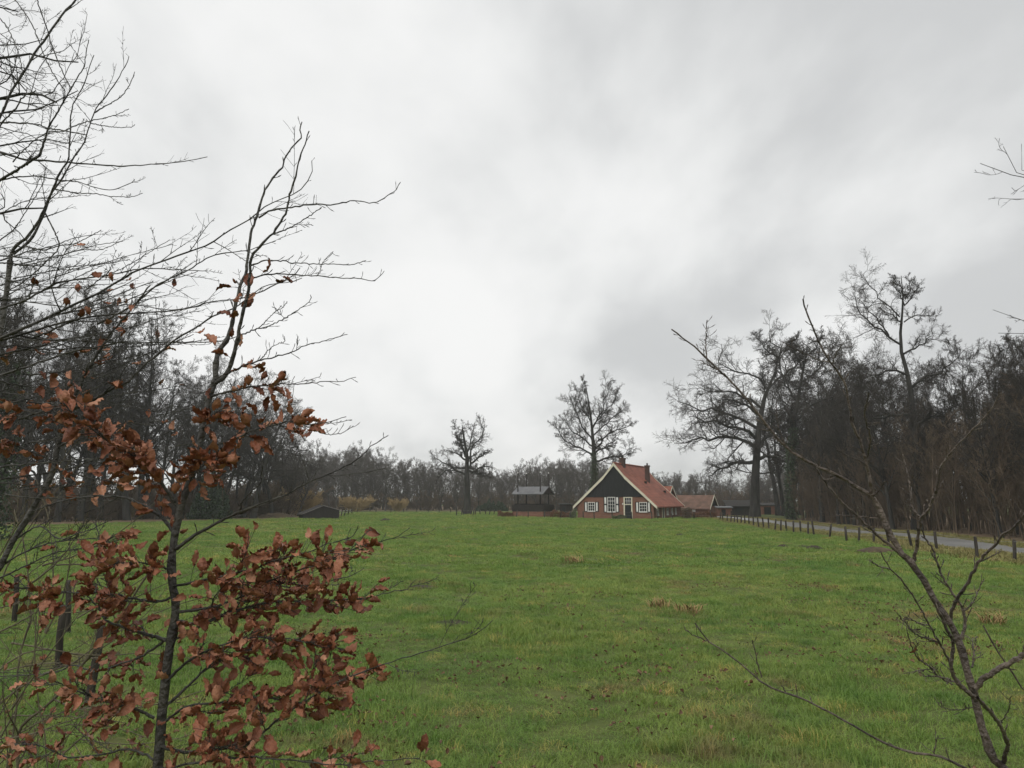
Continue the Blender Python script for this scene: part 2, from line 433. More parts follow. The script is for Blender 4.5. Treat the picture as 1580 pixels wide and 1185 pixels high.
def grow(rg, pts, rad, n, t0, t1, ang, lrel, wig, trop, Pn, rfac, rtip, labs=None, fall=0.5, flat=0.0):
    """children of every parent polyline; all vectorised"""
    Nn, Pp = rad.shape
    t = t0 + (t1 - t0) * (np.arange(n)[None, :] + rg.random((Nn, n))) / n
    f = t * (Pp - 1); i = np.clip(f.astype(int), 0, Pp - 2); fr = (f - i)[..., None]
    a = np.arange(Nn)[:, None]
    p0 = pts[a, i] * (1 - fr) + pts[a, i + 1] * fr
    tn = pts[a, i + 1] - pts[a, i]; tn /= np.linalg.norm(tn, axis=-1, keepdims=True) + 1e-9
    r0 = rad[a, i] * (1 - fr[..., 0]) + rad[a, i + 1] * fr[..., 0]
    plen = np.linalg.norm(np.diff(pts, axis=1), axis=2).sum(1)[:, None]
    ln = (plen * lrel if labs is None else np.full((Nn, 1), labs)) * (1 - fall * t) * rg.uniform(0.6, 1.25, (Nn, n))
    u = rg.normal(size=(Nn, n, 3)); u[..., 2] *= (1 - flat)
    u -= (u * tn).sum(-1, keepdims=True) * tn; u /= np.linalg.norm(u, axis=-1, keepdims=True) + 1e-9
    an = np.radians(rg.normal(ang, 12, (Nn, n)))[..., None]
    d = (np.cos(an) * tn + np.sin(an) * u).reshape(-1, 3)
    m = Nn * n
    out = np.empty((m, Pn, 3)); out[:, 0] = p0.reshape(-1, 3)
    st = (ln.reshape(-1, 1)) / (Pn - 1)
    for k in range(1, Pn):
        d = d + rg.normal(0, wig, (m, 3)); d[:, 2] += trop
        d /= np.linalg.norm(d, axis=1, keepdims=True) + 1e-9
        out[:, k] = out[:, k - 1] + d * st
    rb = np.maximum(r0.reshape(-1) * rfac, rtip * 1.15)
    rd = rb[:, None] * (1 - np.linspace(0, 1, Pn)[None, :]) + rtip * np.linspace(0, 1, Pn)[None, :]
    return out, rd

def assemble(name, parts):
    vs, qs, n = [], [], 0
    for pts, rad, S in parts:
        v, q = tubes(pts, rad, S); vs.append(v); qs.append(q + n); n += len(v)
    return mesh_np(name, np.concatenate(vs), np.concatenate(qs))

def trunk_line(rg, h, r, Pn=12, wig=0.05, lean=(0, 0), rtop=0.04, flare=1.3):
    p = np.zeros((Pn, 3)); d = np.array([lean[0], lean[1], 1.0])
    for k in range(1, Pn):
        d = d + np.append(rg.normal(0, wig, 2), 0); d[2] = max(d[2], 0.8); d /= np.linalg.norm(d)
        p[k] = p[k - 1] + d * h / (Pn - 1)
    t = np.linspace(0, 1, Pn)
    rad = r * (1 - t) ** 1.15 + rtop
    rad[0] *= flare
    p[0, 2] = -0.3
    return p[None], rad[None]

def proto_tree(name, seed, h, r, n1=16, l1=0.42, a1=58, wig=0.13, trop=0.05, n2=7, n3=7, n4=5, tw=0.012, t0=0.28, fall=0.55,
               bark='bark', twig='twig', lev=4, stems=1, spread=0.0, foot=0.0, dome=0.0, top=.86):
    rg = np.random.default_rng(seed)
    tp, tr = [], []
    for s in range(stems):
        a = s * 2.4 + rg.random()
        ln = (math.cos(a) * spread * rg.uniform(0.5, 1), math.sin(a) * spread * rg.uniform(0.5, 1)) if stems > 1 else rg.normal(0, 0.05, 2)
        p, q = trunk_line(rg, h * rg.uniform(0.75, 1) if stems > 1 else h * top, r, wig=wig * 0.5, lean=ln, rtop=tw * 1.5)
        if stems > 1:
            p[0, :, :2] += (np.array(ln) / max(spread, .01)) * foot * rg.uniform(.2, 1.4)
            if dome: p[0] *= 1 - dome * min(1, np.hypot(*ln) / spread) * rg.uniform(.5, 1.1)
        tp.append(p); tr.append(q)
    tp, tr = np.concatenate(tp), np.concatenate(tr)
    a = grow(rg, tp, tr, n1, t0, 0.98, a1, l1, wig, trop, 8, 0.5, tw * 1.6, fall=fall)
    b = grow(rg, *a, n2, 0.18, 0.98, 48, 0.48, wig * 1.2, trop, 6, 0.6, tw * 1.2)
    c = grow(rg, *b, n3, 0.15, 1.0, 45, 0.55, wig * 1.3, trop * 0.6, 4, 0.6, tw)
    parts = [(*c, 3)]
    if lev >= 4:
        d = grow(rg, *c, n4, 0.1, 1.0, 46, 0.75, wig * 1.2, trop * 0.5, 3, 0.7, tw * 0.7)
        parts.append((*d, 3))
    root = empty(name, (0, 0, -500))
    obj('trunk', assemble('trunk', [(tp, tr, 9), (*a, 6), (*b, 4)]), M[bark], root)
    obj('crown', assemble('crown', parts), M[twig], root)
    return root

def ivy_on(root, rg, pts, rad, count, z1, size=0.10, name='ivy', out=0.18):
    f = rg.random(count) * (len(pts) - 1) ; i = np.minimum(f.astype(int), len(pts) - 2); fr = (f - i)[:, None]
    c = pts[i] * (1 - fr) + pts[i + 1] * fr; rr = rad[i] * (1 - fr[:, 0]) + rad[i + 1] * fr[:, 0]
    th = rg.random(count) * 2 * np.pi
    off = np.stack([np.cos(th), np.sin(th), np.zeros(count)], -1)
    c = c + off * (rr + np.abs(rg.normal(0, out, count)))[:, None]
    c[:, 2] += rg.normal(0, 0.1, count)
    keep = (c[:, 2] < z1) & (c[:, 2] > 0.1); c = c[keep]; off = off[keep]; n = len(c)
    a = rg.normal(size=(n, 3)); a /= np.linalg.norm(a, axis=1, keepdims=True)
    b = np.cross(a, off + 0.3 * rg.normal(size=(n, 3))); b /= np.linalg.norm(b, axis=1, keepdims=True) + 1e-9
    s = size * rg.uniform(0.6, 1.4, (n, 1))
    V = np.stack([c - a * s, c + b * s * 0.7, c + a * s, c - b * s * 0.7], 1).reshape(-1, 3)
    q = np.arange(4 * n).reshape(-1, 4)
    o = obj(name, mesh_np(name, V, q, False), M['ivy'], root); o['kind'] = 'stuff'; return o

def traced_tree(name, seed, depth, trunk, limbs, r, label, cat='tree', group=None, spread=0.25, n2=9, n3=7, n4=5, tw=0.013, wig=0.17,
                trop=0.04, ivy=None, base=None, l2=0.45, a2=50, bark='bark', twig='twig', extra=0, l3=0.5, tip_r=0.05, lrad=0.42, a3=45, taper=.8):
    """tree whose trunk and main limbs follow a given outline at a real distance; finer branches are grown"""
    rg = np.random.default_rng(seed)
    b = np.array(base if base is not None else (*G(*trunk[0])[:2], 0.0))
    T = np.array([P(px, py, depth) for px, py in trunk])
    T = T - np.array([*T[0][:2], 0]); T[0, 2] = -0.3
    off = np.array([*P(*trunk[0], depth)[:2], 0])
    Tp = resample(T, 14); Tp[:, 1] += np.cumsum(rg.normal(0, 0.08, 14)) * np.linspace(0, 1, 14)
    Tr = r * (1 - np.linspace(0, 1, 14)) ** taper + tip_r; Tr[0] *= 1.25; Tr[1] *= 1.08
    LP, LR = [], []
    for lb in limbs:
        q = np.array([P(px, py, depth) for px, py in lb]) - off
        q = resample(q, 10)
        j = np.argmin(((Tp - q[0]) ** 2).sum(1) + 0.0); 
        dy = rg.uniform(-1, 1) * spread * np.linalg.norm(q[-1] - q[0])
        q[:, 1] += Tp[j, 1] * 0 + np.linspace(0, 1, 10) * dy
        q[1:-1] += rg.normal(0, 0.02 * np.linalg.norm(q[-1] - q[0]), (8, 3))
        rb = max(Tr[j] * lrad, tip_r * 1.3)
        LP.append(q); LR.append(rb * (1 - np.linspace(0, 1, 10)) ** 0.8 + tip_r * 0.5)
    LP, LR = np.array(LP), np.array(LR)
    if extra:
        e_ = grow(rg, Tp[None], Tr[None], extra, 0.4, 0.98, 60, 0.28, wig, trop, 10, 0.4, tip_r * 0.5)
        LP = np.concatenate([LP, e_[0]]); LR = np.concatenate([LR, e_[1]])
    b2 = grow(rg, LP, LR, n2, 0.15, 1.0, a2, l2, wig, trop, 7, 0.5, tw * 1.3, fall=.35)
    c = grow(rg, *b2, n3, 0.15, 1.0, a3, l3, wig * 1.2, trop, 4, 0.6, tw)
    parts = [(*c, 3)]
    if n4:
        parts.append((*grow(rg, *c, n4, 0.1, 1.0, 46, 0.75, wig * 1.2, trop * 0.5, 3, 0.7, tw * 0.7), 3))
    root = empty(name, (off[0], off[1], float(H(off[0], off[1]))))
    obj('trunk', assemble('trunk', [(Tp[None], Tr[None], 10), (LP, LR, 7), (*b2, 4)]), M[bark], root)
    obj('crown', assemble('crown', parts), M[twig], root)
    if ivy: ivy_on(root, rg, Tp, Tr, ivy[0], ivy[1])
    return tag(root, label, cat, group)

rnd = random.Random(11)
# ---- salient trees, traced
traced_tree('oak_tree', 21, 121, [(917, 792), (916, 750), (917, 712), (915, 680), (912, 645), (907, 612), (903, 594)],
    [[(917, 708), (900, 692), (880, 686), (866, 673), (857, 654)], [(916, 695), (935, 674), (955, 662), (974, 656)],
     [(915, 682), (898, 657), (885, 636), (876, 610)], [(914, 668), (925, 642), (935, 617), (938, 592)],
     [(918, 712), (940, 706), (963, 702), (978, 690)], [(913, 652), (897, 630), (890, 603)], [(915, 672), (945, 646), (962, 628)],
     [(917, 700), (932, 690), (945, 681), (955, 676)], [(916, 690), (895, 672), (877, 660), (868, 640)], [(914, 660), (930, 640), (948, 618), (952, 605)]],
    0.50, 'large bare oak with ivy clad trunk rising behind the farmhouse roof', ivy=(4500, 9.5), tw=0.015, n2=19, n3=9, n4=7, wig=.2, l2=.34, taper=1.05, extra=3)
traced_tree('dead_tree', 22, 132, [(721, 796), (721, 762), (720, 732), (721, 704), (717, 682), (714, 664), (713, 655)],
    [[(726, 718), (728.6, 693), (740.6, 676), (746, 664), (741, 650)], [(727, 715), (745, 702), (750, 693), (757, 696)],
     [(719, 710), (704, 700), (690, 694), (683, 692)], [(718, 705), (713, 688), (708, 672), (716, 656)],
     [(717, 732), (695, 719), (678, 710), (666, 706)], [(727, 730), (743, 722), (760, 717)], [(720, 700), (727, 680), (730, 662), (727, 653)],
     [(717, 722), (700, 722), (684, 728), (676, 738)], [(724, 726), (742, 733), (758, 736)], [(719, 690), (706, 682), (703, 668)]],
    0.58, 'gnarled half dead oak standing alone by the far meadow fence', n2=16, n3=9, n4=6, tw=0.014, wig=0.27, l2=0.34, l3=0.45, trop=0.0, tip_r=0.05, extra=5)
traced_tree('oak_tree', 23, 106, [(1165, 800), (1165, 745), (1167, 705), (1171, 655), (1180, 612), (1192, 585), (1200, 560)],
    [[(1167, 660), (1145, 646), (1121, 640), (1085, 636), (1060, 624), (1042, 621)], [(1166, 690), (1140, 679), (1109, 675), (1066, 679), (1040, 684)],
     [(1182, 600), (1170, 576), (1141, 573), (1121, 569), (1109, 560), (1113, 531)], [(1195, 582), (1203, 551), (1208, 537), (1194, 527), (1194, 504)],
     [(1203, 553), (1182, 545), (1172, 531), (1162, 521)], [(1165, 712), (1140, 712), (1115, 722), (1095, 735)], [(1168, 690), (1190, 670), (1215, 655), (1240, 640)],
     [(1175, 630), (1155, 610), (1130, 600), (1105, 603), (1085, 595)], [(1166, 705), (1190, 705), (1215, 712), (1235, 705)], [(1185, 600), (1210, 580), (1230, 560), (1240, 530)],
     [(1166, 676), (1140, 662), (1112, 655), (1080, 652), (1058, 645)], [(1170, 640), (1150, 625), (1125, 618), (1100, 616)]],
    0.60, 'wide spreading bare oak with long level limbs beside the farm road', tw=0.015, n2=18, n3=9, n4=7, wig=0.24, lrad=.5, tip_r=.07, trop=.02, extra=4)
traced_tree('oak_tree', 24, 95, [(1222, 806), (1220, 760), (1219, 715), (1224, 660), (1232, 610), (1240, 565), (1246, 535)],
    [[(1222, 700), (1200, 670), (1190, 640), (1192, 610)], [(1226, 650), (1260, 620), (1285, 600), (1300, 575)], [(1230, 620), (1212, 590), (1205, 560), (1215, 530)],
     [(1236, 590), (1262, 570), (1280, 545), (1295, 522)], [(1221, 720), (1260, 690), (1300, 680), (1330, 660)], [(1240, 570), (1225, 545), (1222, 520)], [(1243, 550), (1262, 535), (1270, 515)]],
    0.46, 'ivy wrapped oak with dark green trunk at the wood edge beside the road', ivy=(6000, 11), tw=0.015, n2=17, n3=9, n4=7, wig=0.22, lrad=.5, extra=5)
traced_tree('oak_tree', 25, 62, [(1414, 820), (1412, 720), (1408, 627), (1401, 578), (1393, 545), (1390, 530), (1392, 497), (1397, 460), (1393, 438), (1393, 424)],
    [[(1390, 532), (1367, 519), (1334, 495), (1312, 475), (1306, 455)], [(1372, 521), (1353, 486), (1340, 470), (1330, 455)], [(1388, 489), (1371, 473), (1349, 456), (1329, 434), (1333, 420)],
     [(1395, 497), (1408, 488), (1423, 486), (1445, 488)], [(1395, 546), (1423, 530), (1440, 522), (1457, 519)], [(1402, 580), (1370, 575), (1340, 582), (1318, 572)], [(1404, 600), (1430, 580), (1455, 570), (1475, 550)],
     [(1397, 470), (1410, 455), (1418, 440)], [(1394, 446), (1384, 436), (1378, 425)], [(1396, 472), (1384, 452), (1372, 440)], [(1397, 462), (1406, 446), (1403, 430)], [(1392, 500), (1380, 485), (1366, 478)], [(1407, 640), (1370, 640), (1340, 650), (1315, 668)], [(1409, 660), (1440, 640), (1470, 630)]],
    0.34, 'tallest bare oak standing above the brown wood on the right', tw=0.007, n2=17, n3=8, n4=7, wig=0.22, l2=0.42, tip_r=0.025, lrad=.55, taper=.95, trop=.03)

# ---- kinds of bare trees used for the woods
protos = [
    proto_tree('bare_tree', 31, 22, 0.38, n1=18, l1=0.46, a1=60, wig=0.17, tw=0.012, n4=8, fall=.4),
    proto_tree('bare_tree', 32, 22, 0.33, n1=20, l1=0.38, a1=50, wig=0.14, trop=0.08, tw=0.012, n4=8, fall=.4),
    proto_tree('bare_tree', 33, 22, 0.30, n1=24, l1=0.30, a1=42, wig=0.10, trop=0.10, tw=0.011, n4=8, fall=.4),
    proto_tree('bare_tree', 34, 22, 0.42, n1=16, l1=0.52, a1=64, wig=0.21, trop=0.04, tw=0.012, t0=0.2, n4=9, fall=.4),
    proto_tree('bare_tree', 35, 22, 0.27, n1=26, l1=0.27, a1=45, wig=0.09, trop=0.12, tw=0.010, t0=0.2, n4=8, fall=.4),
]
far_protos = [
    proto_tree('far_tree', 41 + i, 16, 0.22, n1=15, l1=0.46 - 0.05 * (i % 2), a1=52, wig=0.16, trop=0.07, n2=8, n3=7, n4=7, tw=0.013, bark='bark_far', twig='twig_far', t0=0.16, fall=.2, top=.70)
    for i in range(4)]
thickets = [
    proto_tree('thicket_shrub', 51 + i, 9, 0.045, stems=11, spread=0.20, foot=1.7, n1=12, l1=0.28, a1=38, wig=0.10, trop=0.10, n2=6, n3=6, lev=3, tw=0.008,
               bark='twig_brown', twig='twig_brown', t0=0.12, fall=0.4) for i in range(3)]
willow = [proto_tree('willow_bush', 55 + i, 3.0, 0.025, stems=34, spread=1.5, foot=.5, dome=.28, n1=10, l1=0.36, a1=32, wig=0.10, trop=0.07, n2=5, n3=4, lev=3, tw=0.011,
               bark='twig_willow', twig='twig_willow', t0=0.1, fall=0.3) for i in range(2)]
brush = [proto_tree('undergrowth_shrub', 58 + i, 2.6, 0.02, stems=14, spread=0.7, foot=.9, dome=.2, n1=9, l1=0.4, a1=42, wig=0.14, trop=0.05, n2=5, n3=4, lev=3, tw=0.009,
               bark='twig_brown', twig='twig_brown', t0=0.08, fall=0.3) for i in range(2)]
used = set()
def put(pr, x, y, hscale, rz, label, cat, group, wscale=None):
    z = float(H(x, y))
    s = (wscale or hscale, wscale or hscale, hscale)
    if pr.name not in used:
        used.add(pr.name)
        pr.location = (x, y, z); pr.rotation_euler = (0, 0, rz); pr.scale = s
        return tag(pr, label, cat, group)
    return copy_tree(pr, (x, y, z), rz, s, label, cat, group)

# left wood: tops follow the skyline of the photograph
LW = ('bare grey brown tree in the dense wood left of the meadow', 'tree', 'trees of the wood left of the meadow')
rg = np.random.default_rng(5)
sky_l = np.array([(-80, 380), (0, 400), (60, 425), (130, 395), (215, 430), (262, 520), (330, 560), (400, 575), (440, 625), (470, 690), (500, 700)], float)
def lw(px, d, k, hmul=1.0, rz=None):
    top = np.interp(px, sky_l[:, 0], sky_l[:, 1])
    x = (px - CX) / F_PX * d
    h = P(px, top, d)[2]
    put(protos[k], x, d, h * hmul / 22.0, rz if rz is not None else rg.random() * 6.28, *LW, wscale=max(0.55, h * hmul / 22.0 * rg.uniform(0.8, 1.05)))
for px, d, k, hm in ((-60, 66, 1, .95), (-10, 74, 2, .9), (45, 82, 1, 0.85), (98, 84, 2, 0.92), (130, 88, 4, 1.0), (165, 92, 1, 0.88), (205, 92, 4, 0.98), (225, 98, 2, .97),
                     (252, 96, 1, .86), (285, 98, 0, 1.0), (322, 100, 3, 1.0), (352, 104, 0, .98), (395, 102, 3, 0.98), (425, 108, 0, 0.95), (448, 112, 3, .9),
                     (70, 100, 0, .8), (20, 96, 3, .8), (120, 112, 0, .7), (180, 114, 3, .72), (240, 118, 0, .76), (300, 118, 1, .9), (345, 124, 3, .9), (385, 128, 0, .85), (475, 128, 0, .95), (-40, 100, 0, .8),
                     (150, 132, 3, .6), (60, 128, 0, .62), (210, 136, 0, .64), (270, 138, 3, .8), (335, 142, 0, .8), (410, 146, 3, .9), (455, 148, 0, 1.0), (0, 122, 3, .66), (370, 112, 1, .8), (105, 96, 3, .62), (155, 102, 3, .6), (235, 104, 3, .8), (60, 90, 3, .7), (305, 108, 3, .95), (270, 106, 0, .9), (330, 112, 0, .95), (415, 118, 0, .95), (195, 106, 0, .7), (85, 112, 0, .72), (140, 100, 1, .8), (380, 106, 0, .9), (15, 84, 0, .75), (435, 124, 3, .95), (465, 118, 3, .8)):
    lw(px, d, k, hm)
UB = ('low brown leafless undergrowth shrub at the foot of the left wood', 'shrub', 'undergrowth along the left wood')
for i in range(46):
    px = -40 + i * 10.8 + rg.uniform(-6, 6); d = np.interp(px, [-40, 250, 470], [76, 96, 108]) + rg.uniform(0, 14)
    put(brush[i % 2], (px - CX) / F_PX * d, d, rg.uniform(0.8, 1.7), rg.random() * 6.28, *UB)
BB = ('grey brown leafless bush deep inside the left wood', 'shrub', 'bushes inside the left wood')
for i in range(46):
    px = -50 + i * 11.4 + rg.uniform(-6, 6); d = rg.uniform(122, 165)
    put(brush[i % 2], (px - CX) / F_PX * d, d, rg.uniform(1.5, 3.0), rg.random() * 6.28, *BB)
# far wood behind the meadow
FW = ('bare tree blurred grey by haze in the far wood behind the meadow', 'tree', 'trees of the far hazy wood')
sky_f = np.array([(430, 690), (480, 690), (520, 686), (560, 684), (600, 694), (625, 708), (655, 712), (690, 708), (730, 712), (760, 722), (790, 716), (820, 708), (850, 700), (880, 700), (930, 705),
                  (980, 722), (1000, 728), (1030, 730), (1060, 724), (1090, 732), (1110, 738), (1150, 730), (1250, 700)], float)
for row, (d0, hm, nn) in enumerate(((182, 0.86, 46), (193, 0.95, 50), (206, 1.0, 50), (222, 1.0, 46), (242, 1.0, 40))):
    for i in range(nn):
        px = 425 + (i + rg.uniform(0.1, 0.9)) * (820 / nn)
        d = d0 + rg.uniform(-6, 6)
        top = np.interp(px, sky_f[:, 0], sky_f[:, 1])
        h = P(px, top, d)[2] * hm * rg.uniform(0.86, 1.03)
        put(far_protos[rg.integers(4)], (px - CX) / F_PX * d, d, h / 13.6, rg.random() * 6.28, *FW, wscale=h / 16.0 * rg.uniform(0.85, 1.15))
FB = ('low grey brown shrub under the trees of the far wood', 'shrub', 'undergrowth of the far wood')
for i in range(90):
    px = 430 + i * 8.8 + rg.uniform(-8, 8); d = rg.uniform(180, 205)
    put(brush[i % 2], (px - CX) / F_PX * d, d, rg.uniform(1.2, 2.2), rg.random() * 6.28, *FB)
# right wood along the road
RW = ('bare tree among the dense brown wood on the right of the road', 'tree', 'trees of the wood right of the road')
sky_r = np.array([(1180, 560), (1240, 530), (1290, 530), (1330, 530), (1400, 520), (1450, 525), (1490, 505), (1530, 520), (1560, 500), (1620, 500), (1700, 480)], float)
for px, d, k, hm in ((1262, 84, 1, .95), (1300, 78, 0, 1.0), (1335, 72, 2, .95), (1370, 74, 1, .9), (1432, 66, 0, .95), (1462, 62, 2, .95), (1492, 60, 1, 1.0), (1525, 56, 0, .95), (1560, 54, 2, 1.0), (1595, 52, 1, 1.0), (1640, 48, 0, 1.0),
                     (1240, 104, 0, .9), (1285, 98, 3, .9), (1325, 92, 0, .88), (1385, 88, 3, .9), (1445, 82, 1, .9), (1480, 78, 3, .88), (1515, 74, 0, .92), (1550, 70, 3, .92), (1600, 66, 1, .9), (1205, 118, 3, .85),
                     (1310, 116, 1, .85), (1360, 110, 0, .85), (1420, 100, 2, .85), (1500, 92, 0, .85), (1570, 86, 1, .85), (1255, 112, 3, .95), (1275, 120, 0, 1.0), (1230, 124, 3, .9), (1295, 106, 0, .98), (1215, 112, 0, 1.05), (1245, 108, 3, 1.06), (1196, 122, 0, .95), (1268, 100, 3, 1.04)):
    top = np.interp(px, sky_r[:, 0], sky_r[:, 1]); h = P(px, top, d)[2] * hm
    put(protos[k], (px - CX) / F_PX * d, d, h / 22.0, rg.random() * 6.28, *RW, wscale=h / 22.0 * rg.uniform(0.8, 1.0))
RT = ('tall leafless brown thicket shrub along the right roadside', 'shrub', 'thicket along the right roadside')
ST_ = ('slender bare trunk standing at the front of the right roadside wood', 'tree', 'slender trees along the right roadside')
for i in range(15):
    d = 36 + i * 3.6 + rg.uniform(-1, 1); xr = np.interp(d, [p[1] for p in road_r[:-2]], [p[0] for p in road_r[:-2]])
    x = xr + rg.uniform(2.4, 5.5)
    if x / d < .72: put(protos[(2, 4, 1)[i % 3]], x, d, rg.uniform(.42, .62), rg.random() * 6.28, *ST_)
for row, off, hh in ((0, 4.2, 0.7), (1, 6.0, 1.0), (2, 10.5, 1.0)):
    for i in range(19):
        d = 34 + i * 3.4 + rg.uniform(-1.2, 1.2)
        xr = np.interp(d, [p[1] for p in road_r[:-2]], [p[0] for p in road_r[:-2]])
        x = xr + off + rg.uniform(-1, 1)
        if x / d > 0.74: continue
        put(thickets[rg.integers(3)], x, d, hh * rg.uniform(0.75, 1.15), rg.random() * 6.28, *RT)
# yellow willow bushes
for px, py, hh, lab in ((553, 784, 3.7, 'golden brown willow bush, widest of the bushes before the far wood'), (617, 784, 3.2, 'small golden brown willow bush, rightmost of those before the far wood'),
                        (468, 790, 4.6, 'golden brown willow bush behind the low black shed')):
    d = 168 if px > 500 else 122
    put(willow[0 if px != 617 else 1], (px - CX) / F_PX * d, d, hh / 2.7, px, lab, 'bush', 'willow bushes', wscale=hh / 2.7 * (1.45 if px == 553 else 1.0))

# ------------------------------------------------------------------ buildings
PH = R(25)
hx, hy = 13.26, 103.0
house = tag(empty('farmhouse', (hx, hy, 0), -PH), 'brick farmhouse with black boarded gable, cream bargeboards and red tiled roof', 'house')
HW, EW, L = 5.1, 5.6, 15.0
APEX, KX, KZ, EZ, GZ = 7.1, 1.35, 5.45, 1.5, 2.75
# roof outline height at |x|
def roof_z(x):
    x = abs(x); return np.interp(x, [0, KX, EW], [APEX, KZ, EZ])
wz = float(roof_z(HW)) - 0.12
MB().prism([(-HW, -0.1), (HW, -0.1), (HW, wz), (4.02, GZ), (-4.02, GZ), (-HW, wz)], 0, L).build('wall', M['brick'], house)
gb = MB()
n = 40
xsb = np.linspace(-4.1, 4.1, n + 1)
for a, b in zip(xsb[:-1], xsb[1:]):
    g = 0.012
    za, zb = float(roof_z(a)) - 0.14, float(roof_z(b)) - 0.14
    dd = 0.004 * ((int((a + 9) * 7919) % 5))
    gb.prism([(a + g, GZ - 0.03), (b - g, GZ - 0.03), (b - g, max(zb, GZ)), (a + g, max(za, GZ))], -0.07 - dd, -0.02)
gb.prism([(-4.0, GZ + .01), (4.0, GZ + .01), (KX, KZ - .2), (0, APEX - .25), (-KX, KZ - .2)], -0.02, L)
gb.build('gable_boards', M['blackboard'], house)
rf = MB()
OV = 0.18
for s in (-1, 1):
    for (x0, z0), (x1, z1) in (((0, APEX), (KX, KZ)), ((KX, KZ), (EW, EZ))):
        t = 0.13
        v = [(s * x0, -OV, z0), (s * x1, -OV, z1), (s * x1, L + OV, z1), (s * x0, L + OV, z0)]
        v += [(x, y, z - t) for x, y, z in v]
        q = [(0, 1, 2, 3), (7, 6, 5, 4), (0, 4, 5, 1), (1, 5, 6, 2), (2, 6, 7, 3), (3, 7, 4, 0)]
        if s < 0: q = [tuple(reversed(a)) for a in q]
        rf.add(v, q)
roof = rf.build('roof', M['rooftile'], house)
rp = MB()
rp.tube([(0, -OV - .02, APEX + .02), (0, L / 2, APEX + .03), (0, L + OV, APEX + .02)], [.12, .12, .12], 8)
rp.build('ridge_tiles', M['rooftile'], roof, True)
for s in (-1, 1):
    bb = MB()
    for (x0, z0), (x1, z1) in (((-0.02, APEX + .08), (KX, KZ + .08)), ((KX, KZ + .08), (EW + .05, EZ + .04))):
        v = [(s * x0, -OV - .06, z0), (s * x1, -OV - .06, z1), (s * x1, -OV - .06, z1 - .36), (s * x0, -OV - .06, z0 - .42)]
        v += [(x, y + .055, z) for x, y, z in v]
        q = [(0, 1, 2, 3), (7, 6, 5, 4), (0, 4, 5, 1), (1, 5, 6, 2), (2, 6, 7, 3), (3, 7, 4, 0)]
        if s > 0: q = [tuple(reversed(a)) for a in q]
        bb.add(v, q)
    bb.build('bargeboard', M['cream'], house)
    b2 = MB()
    for (x0, z0), (x1, z1) in (((0, APEX + .06), (KX, KZ + .06)), ((KX, KZ + .06), (EW + .03, EZ + .04))):
        v = [(s * x0, L + OV + .01, z0), (s * x1, L + OV + .01, z1), (s * x1, L + OV + .01, z1 - .25), (s * x0, L + OV + .01, z0 - .25)]
        v += [(x, y + .05, z) for x, y, z in v]
        q = [(0, 1, 2, 3), (7, 6, 5, 4), (0, 4, 5, 1), (1, 5, 6, 2), (2, 6, 7, 3), (3, 7, 4, 0)]
        b2.add(v, q)
    b2.build('bargeboard', M['cream'], house)
def chimney(x, y, w, d, z0, z1, pots):
    m = MB().box(x - w / 2, x + w / 2, y - d / 2, y + d / 2, z0, z1)
    m.box(x - w / 2 - .06, x + w / 2 + .06, y - d / 2 - .06, y + d / 2 + .06, z1 - .12, z1 + .08)
    c = m.build('chimney', M['oldbrick'], roof)
    for k in range(pots):
        yy = y + (k - (pots - 1) / 2) * .35
        MB().tube([(x, yy, z1 + .06), (x, yy, z1 + .4)], [.11, .10], 8).build('chimney_pot', M['darkwood'], c, True)
chimney(0.1, 3.4, 0.6, 0.95, APEX - .6, APEX + .75, 2)
chimney(1.9, 9.2, 0.55, 0.55, 4.2, 7.05, 1)
for (x, y) in ((2.2, 6.8), (3.5, 12.0)):
    z = float(roof_z(x))
    MB().box(x - .05, x + .22, y - .22, y + .22, z - .1, z + .22).build('roof_vent', M['darkwood'], roof)
def window(u, z0, w, h, cols, rows, shut=None, side=False, parent=house):
    """window on the front wall (or on the right wall when side is true)"""
    def tr(m):
        if side:
            for i, v in enumerate(m.v):
                v = v.copy(); x, y = v[:, 0].copy(), v[:, 1].copy()
                v[:, 0] = HW - y; v[:, 1] = x; m.v[i] = v
        return m
    fr = MB(); b = .07
    fr.box(u - w / 2 - b, u - w / 2 + .01, -.09, .02, z0 - b, z0 + h + b).box(u + w / 2 - .01, u + w / 2 + b, -.09, .02, z0 - b, z0 + h + b)
    fr.box(u - w / 2 + .01, u + w / 2 - .01, -.088, .02, z0 + h - .01, z0 + h + b).box(u - w / 2 - b - .04, u + w / 2 + b + .04, -.13, .018, z0 - b - .05, z0 + .01)
    win = tr(fr).build('window', M['white'], parent)
    for i in range(1, cols): tr(MB().box(u - w / 2 + w * i / cols - .018, u - w / 2 + w * i / cols + .018, -.06, -.021, z0, z0 + h)).build('glazing_bar', M['white'], win)
    for j in range(1, rows): tr(MB().box(u - w / 2, u + w / 2, -.064, -.0215, z0 + h * j / rows - (.018 if j != rows - 1 else .03), z0 + h * j / rows + (.018 if j != rows - 1 else .03))).build('glazing_bar', M['white'], win)
    tr(MB().box(u - w / 2, u + w / 2, -.02, .01, z0, z0 + h)).build('pane', M['glass'], win)
    if shut:
        sw, tiers = shut
        for s in (-1, 1):
            xc = u + s * (w / 2 + b + sw / 2 + .03)
            sh = MB().box(xc - sw / 2, xc + sw / 2, -.07, -.015, z0 - .12, z0 + h + .12).build('shutter', M['darkdoor'], parent)
            hh = (h + .24) / tiers
            for k in range(tiers):
                zz = z0 - .12 + k * hh
                MB().box(xc - sw / 2 + .12, xc + sw / 2 - .12, -.085, -.06, zz + .09, zz + hh - .09).build('shutter_panel', M['white'], sh)
window(-3.15, 0.95, 0.85, 1.05, 3, 3, (.46, 1))
window(-0.42, 0.88, 0.92, 1.78, 3, 4, (.48, 2))
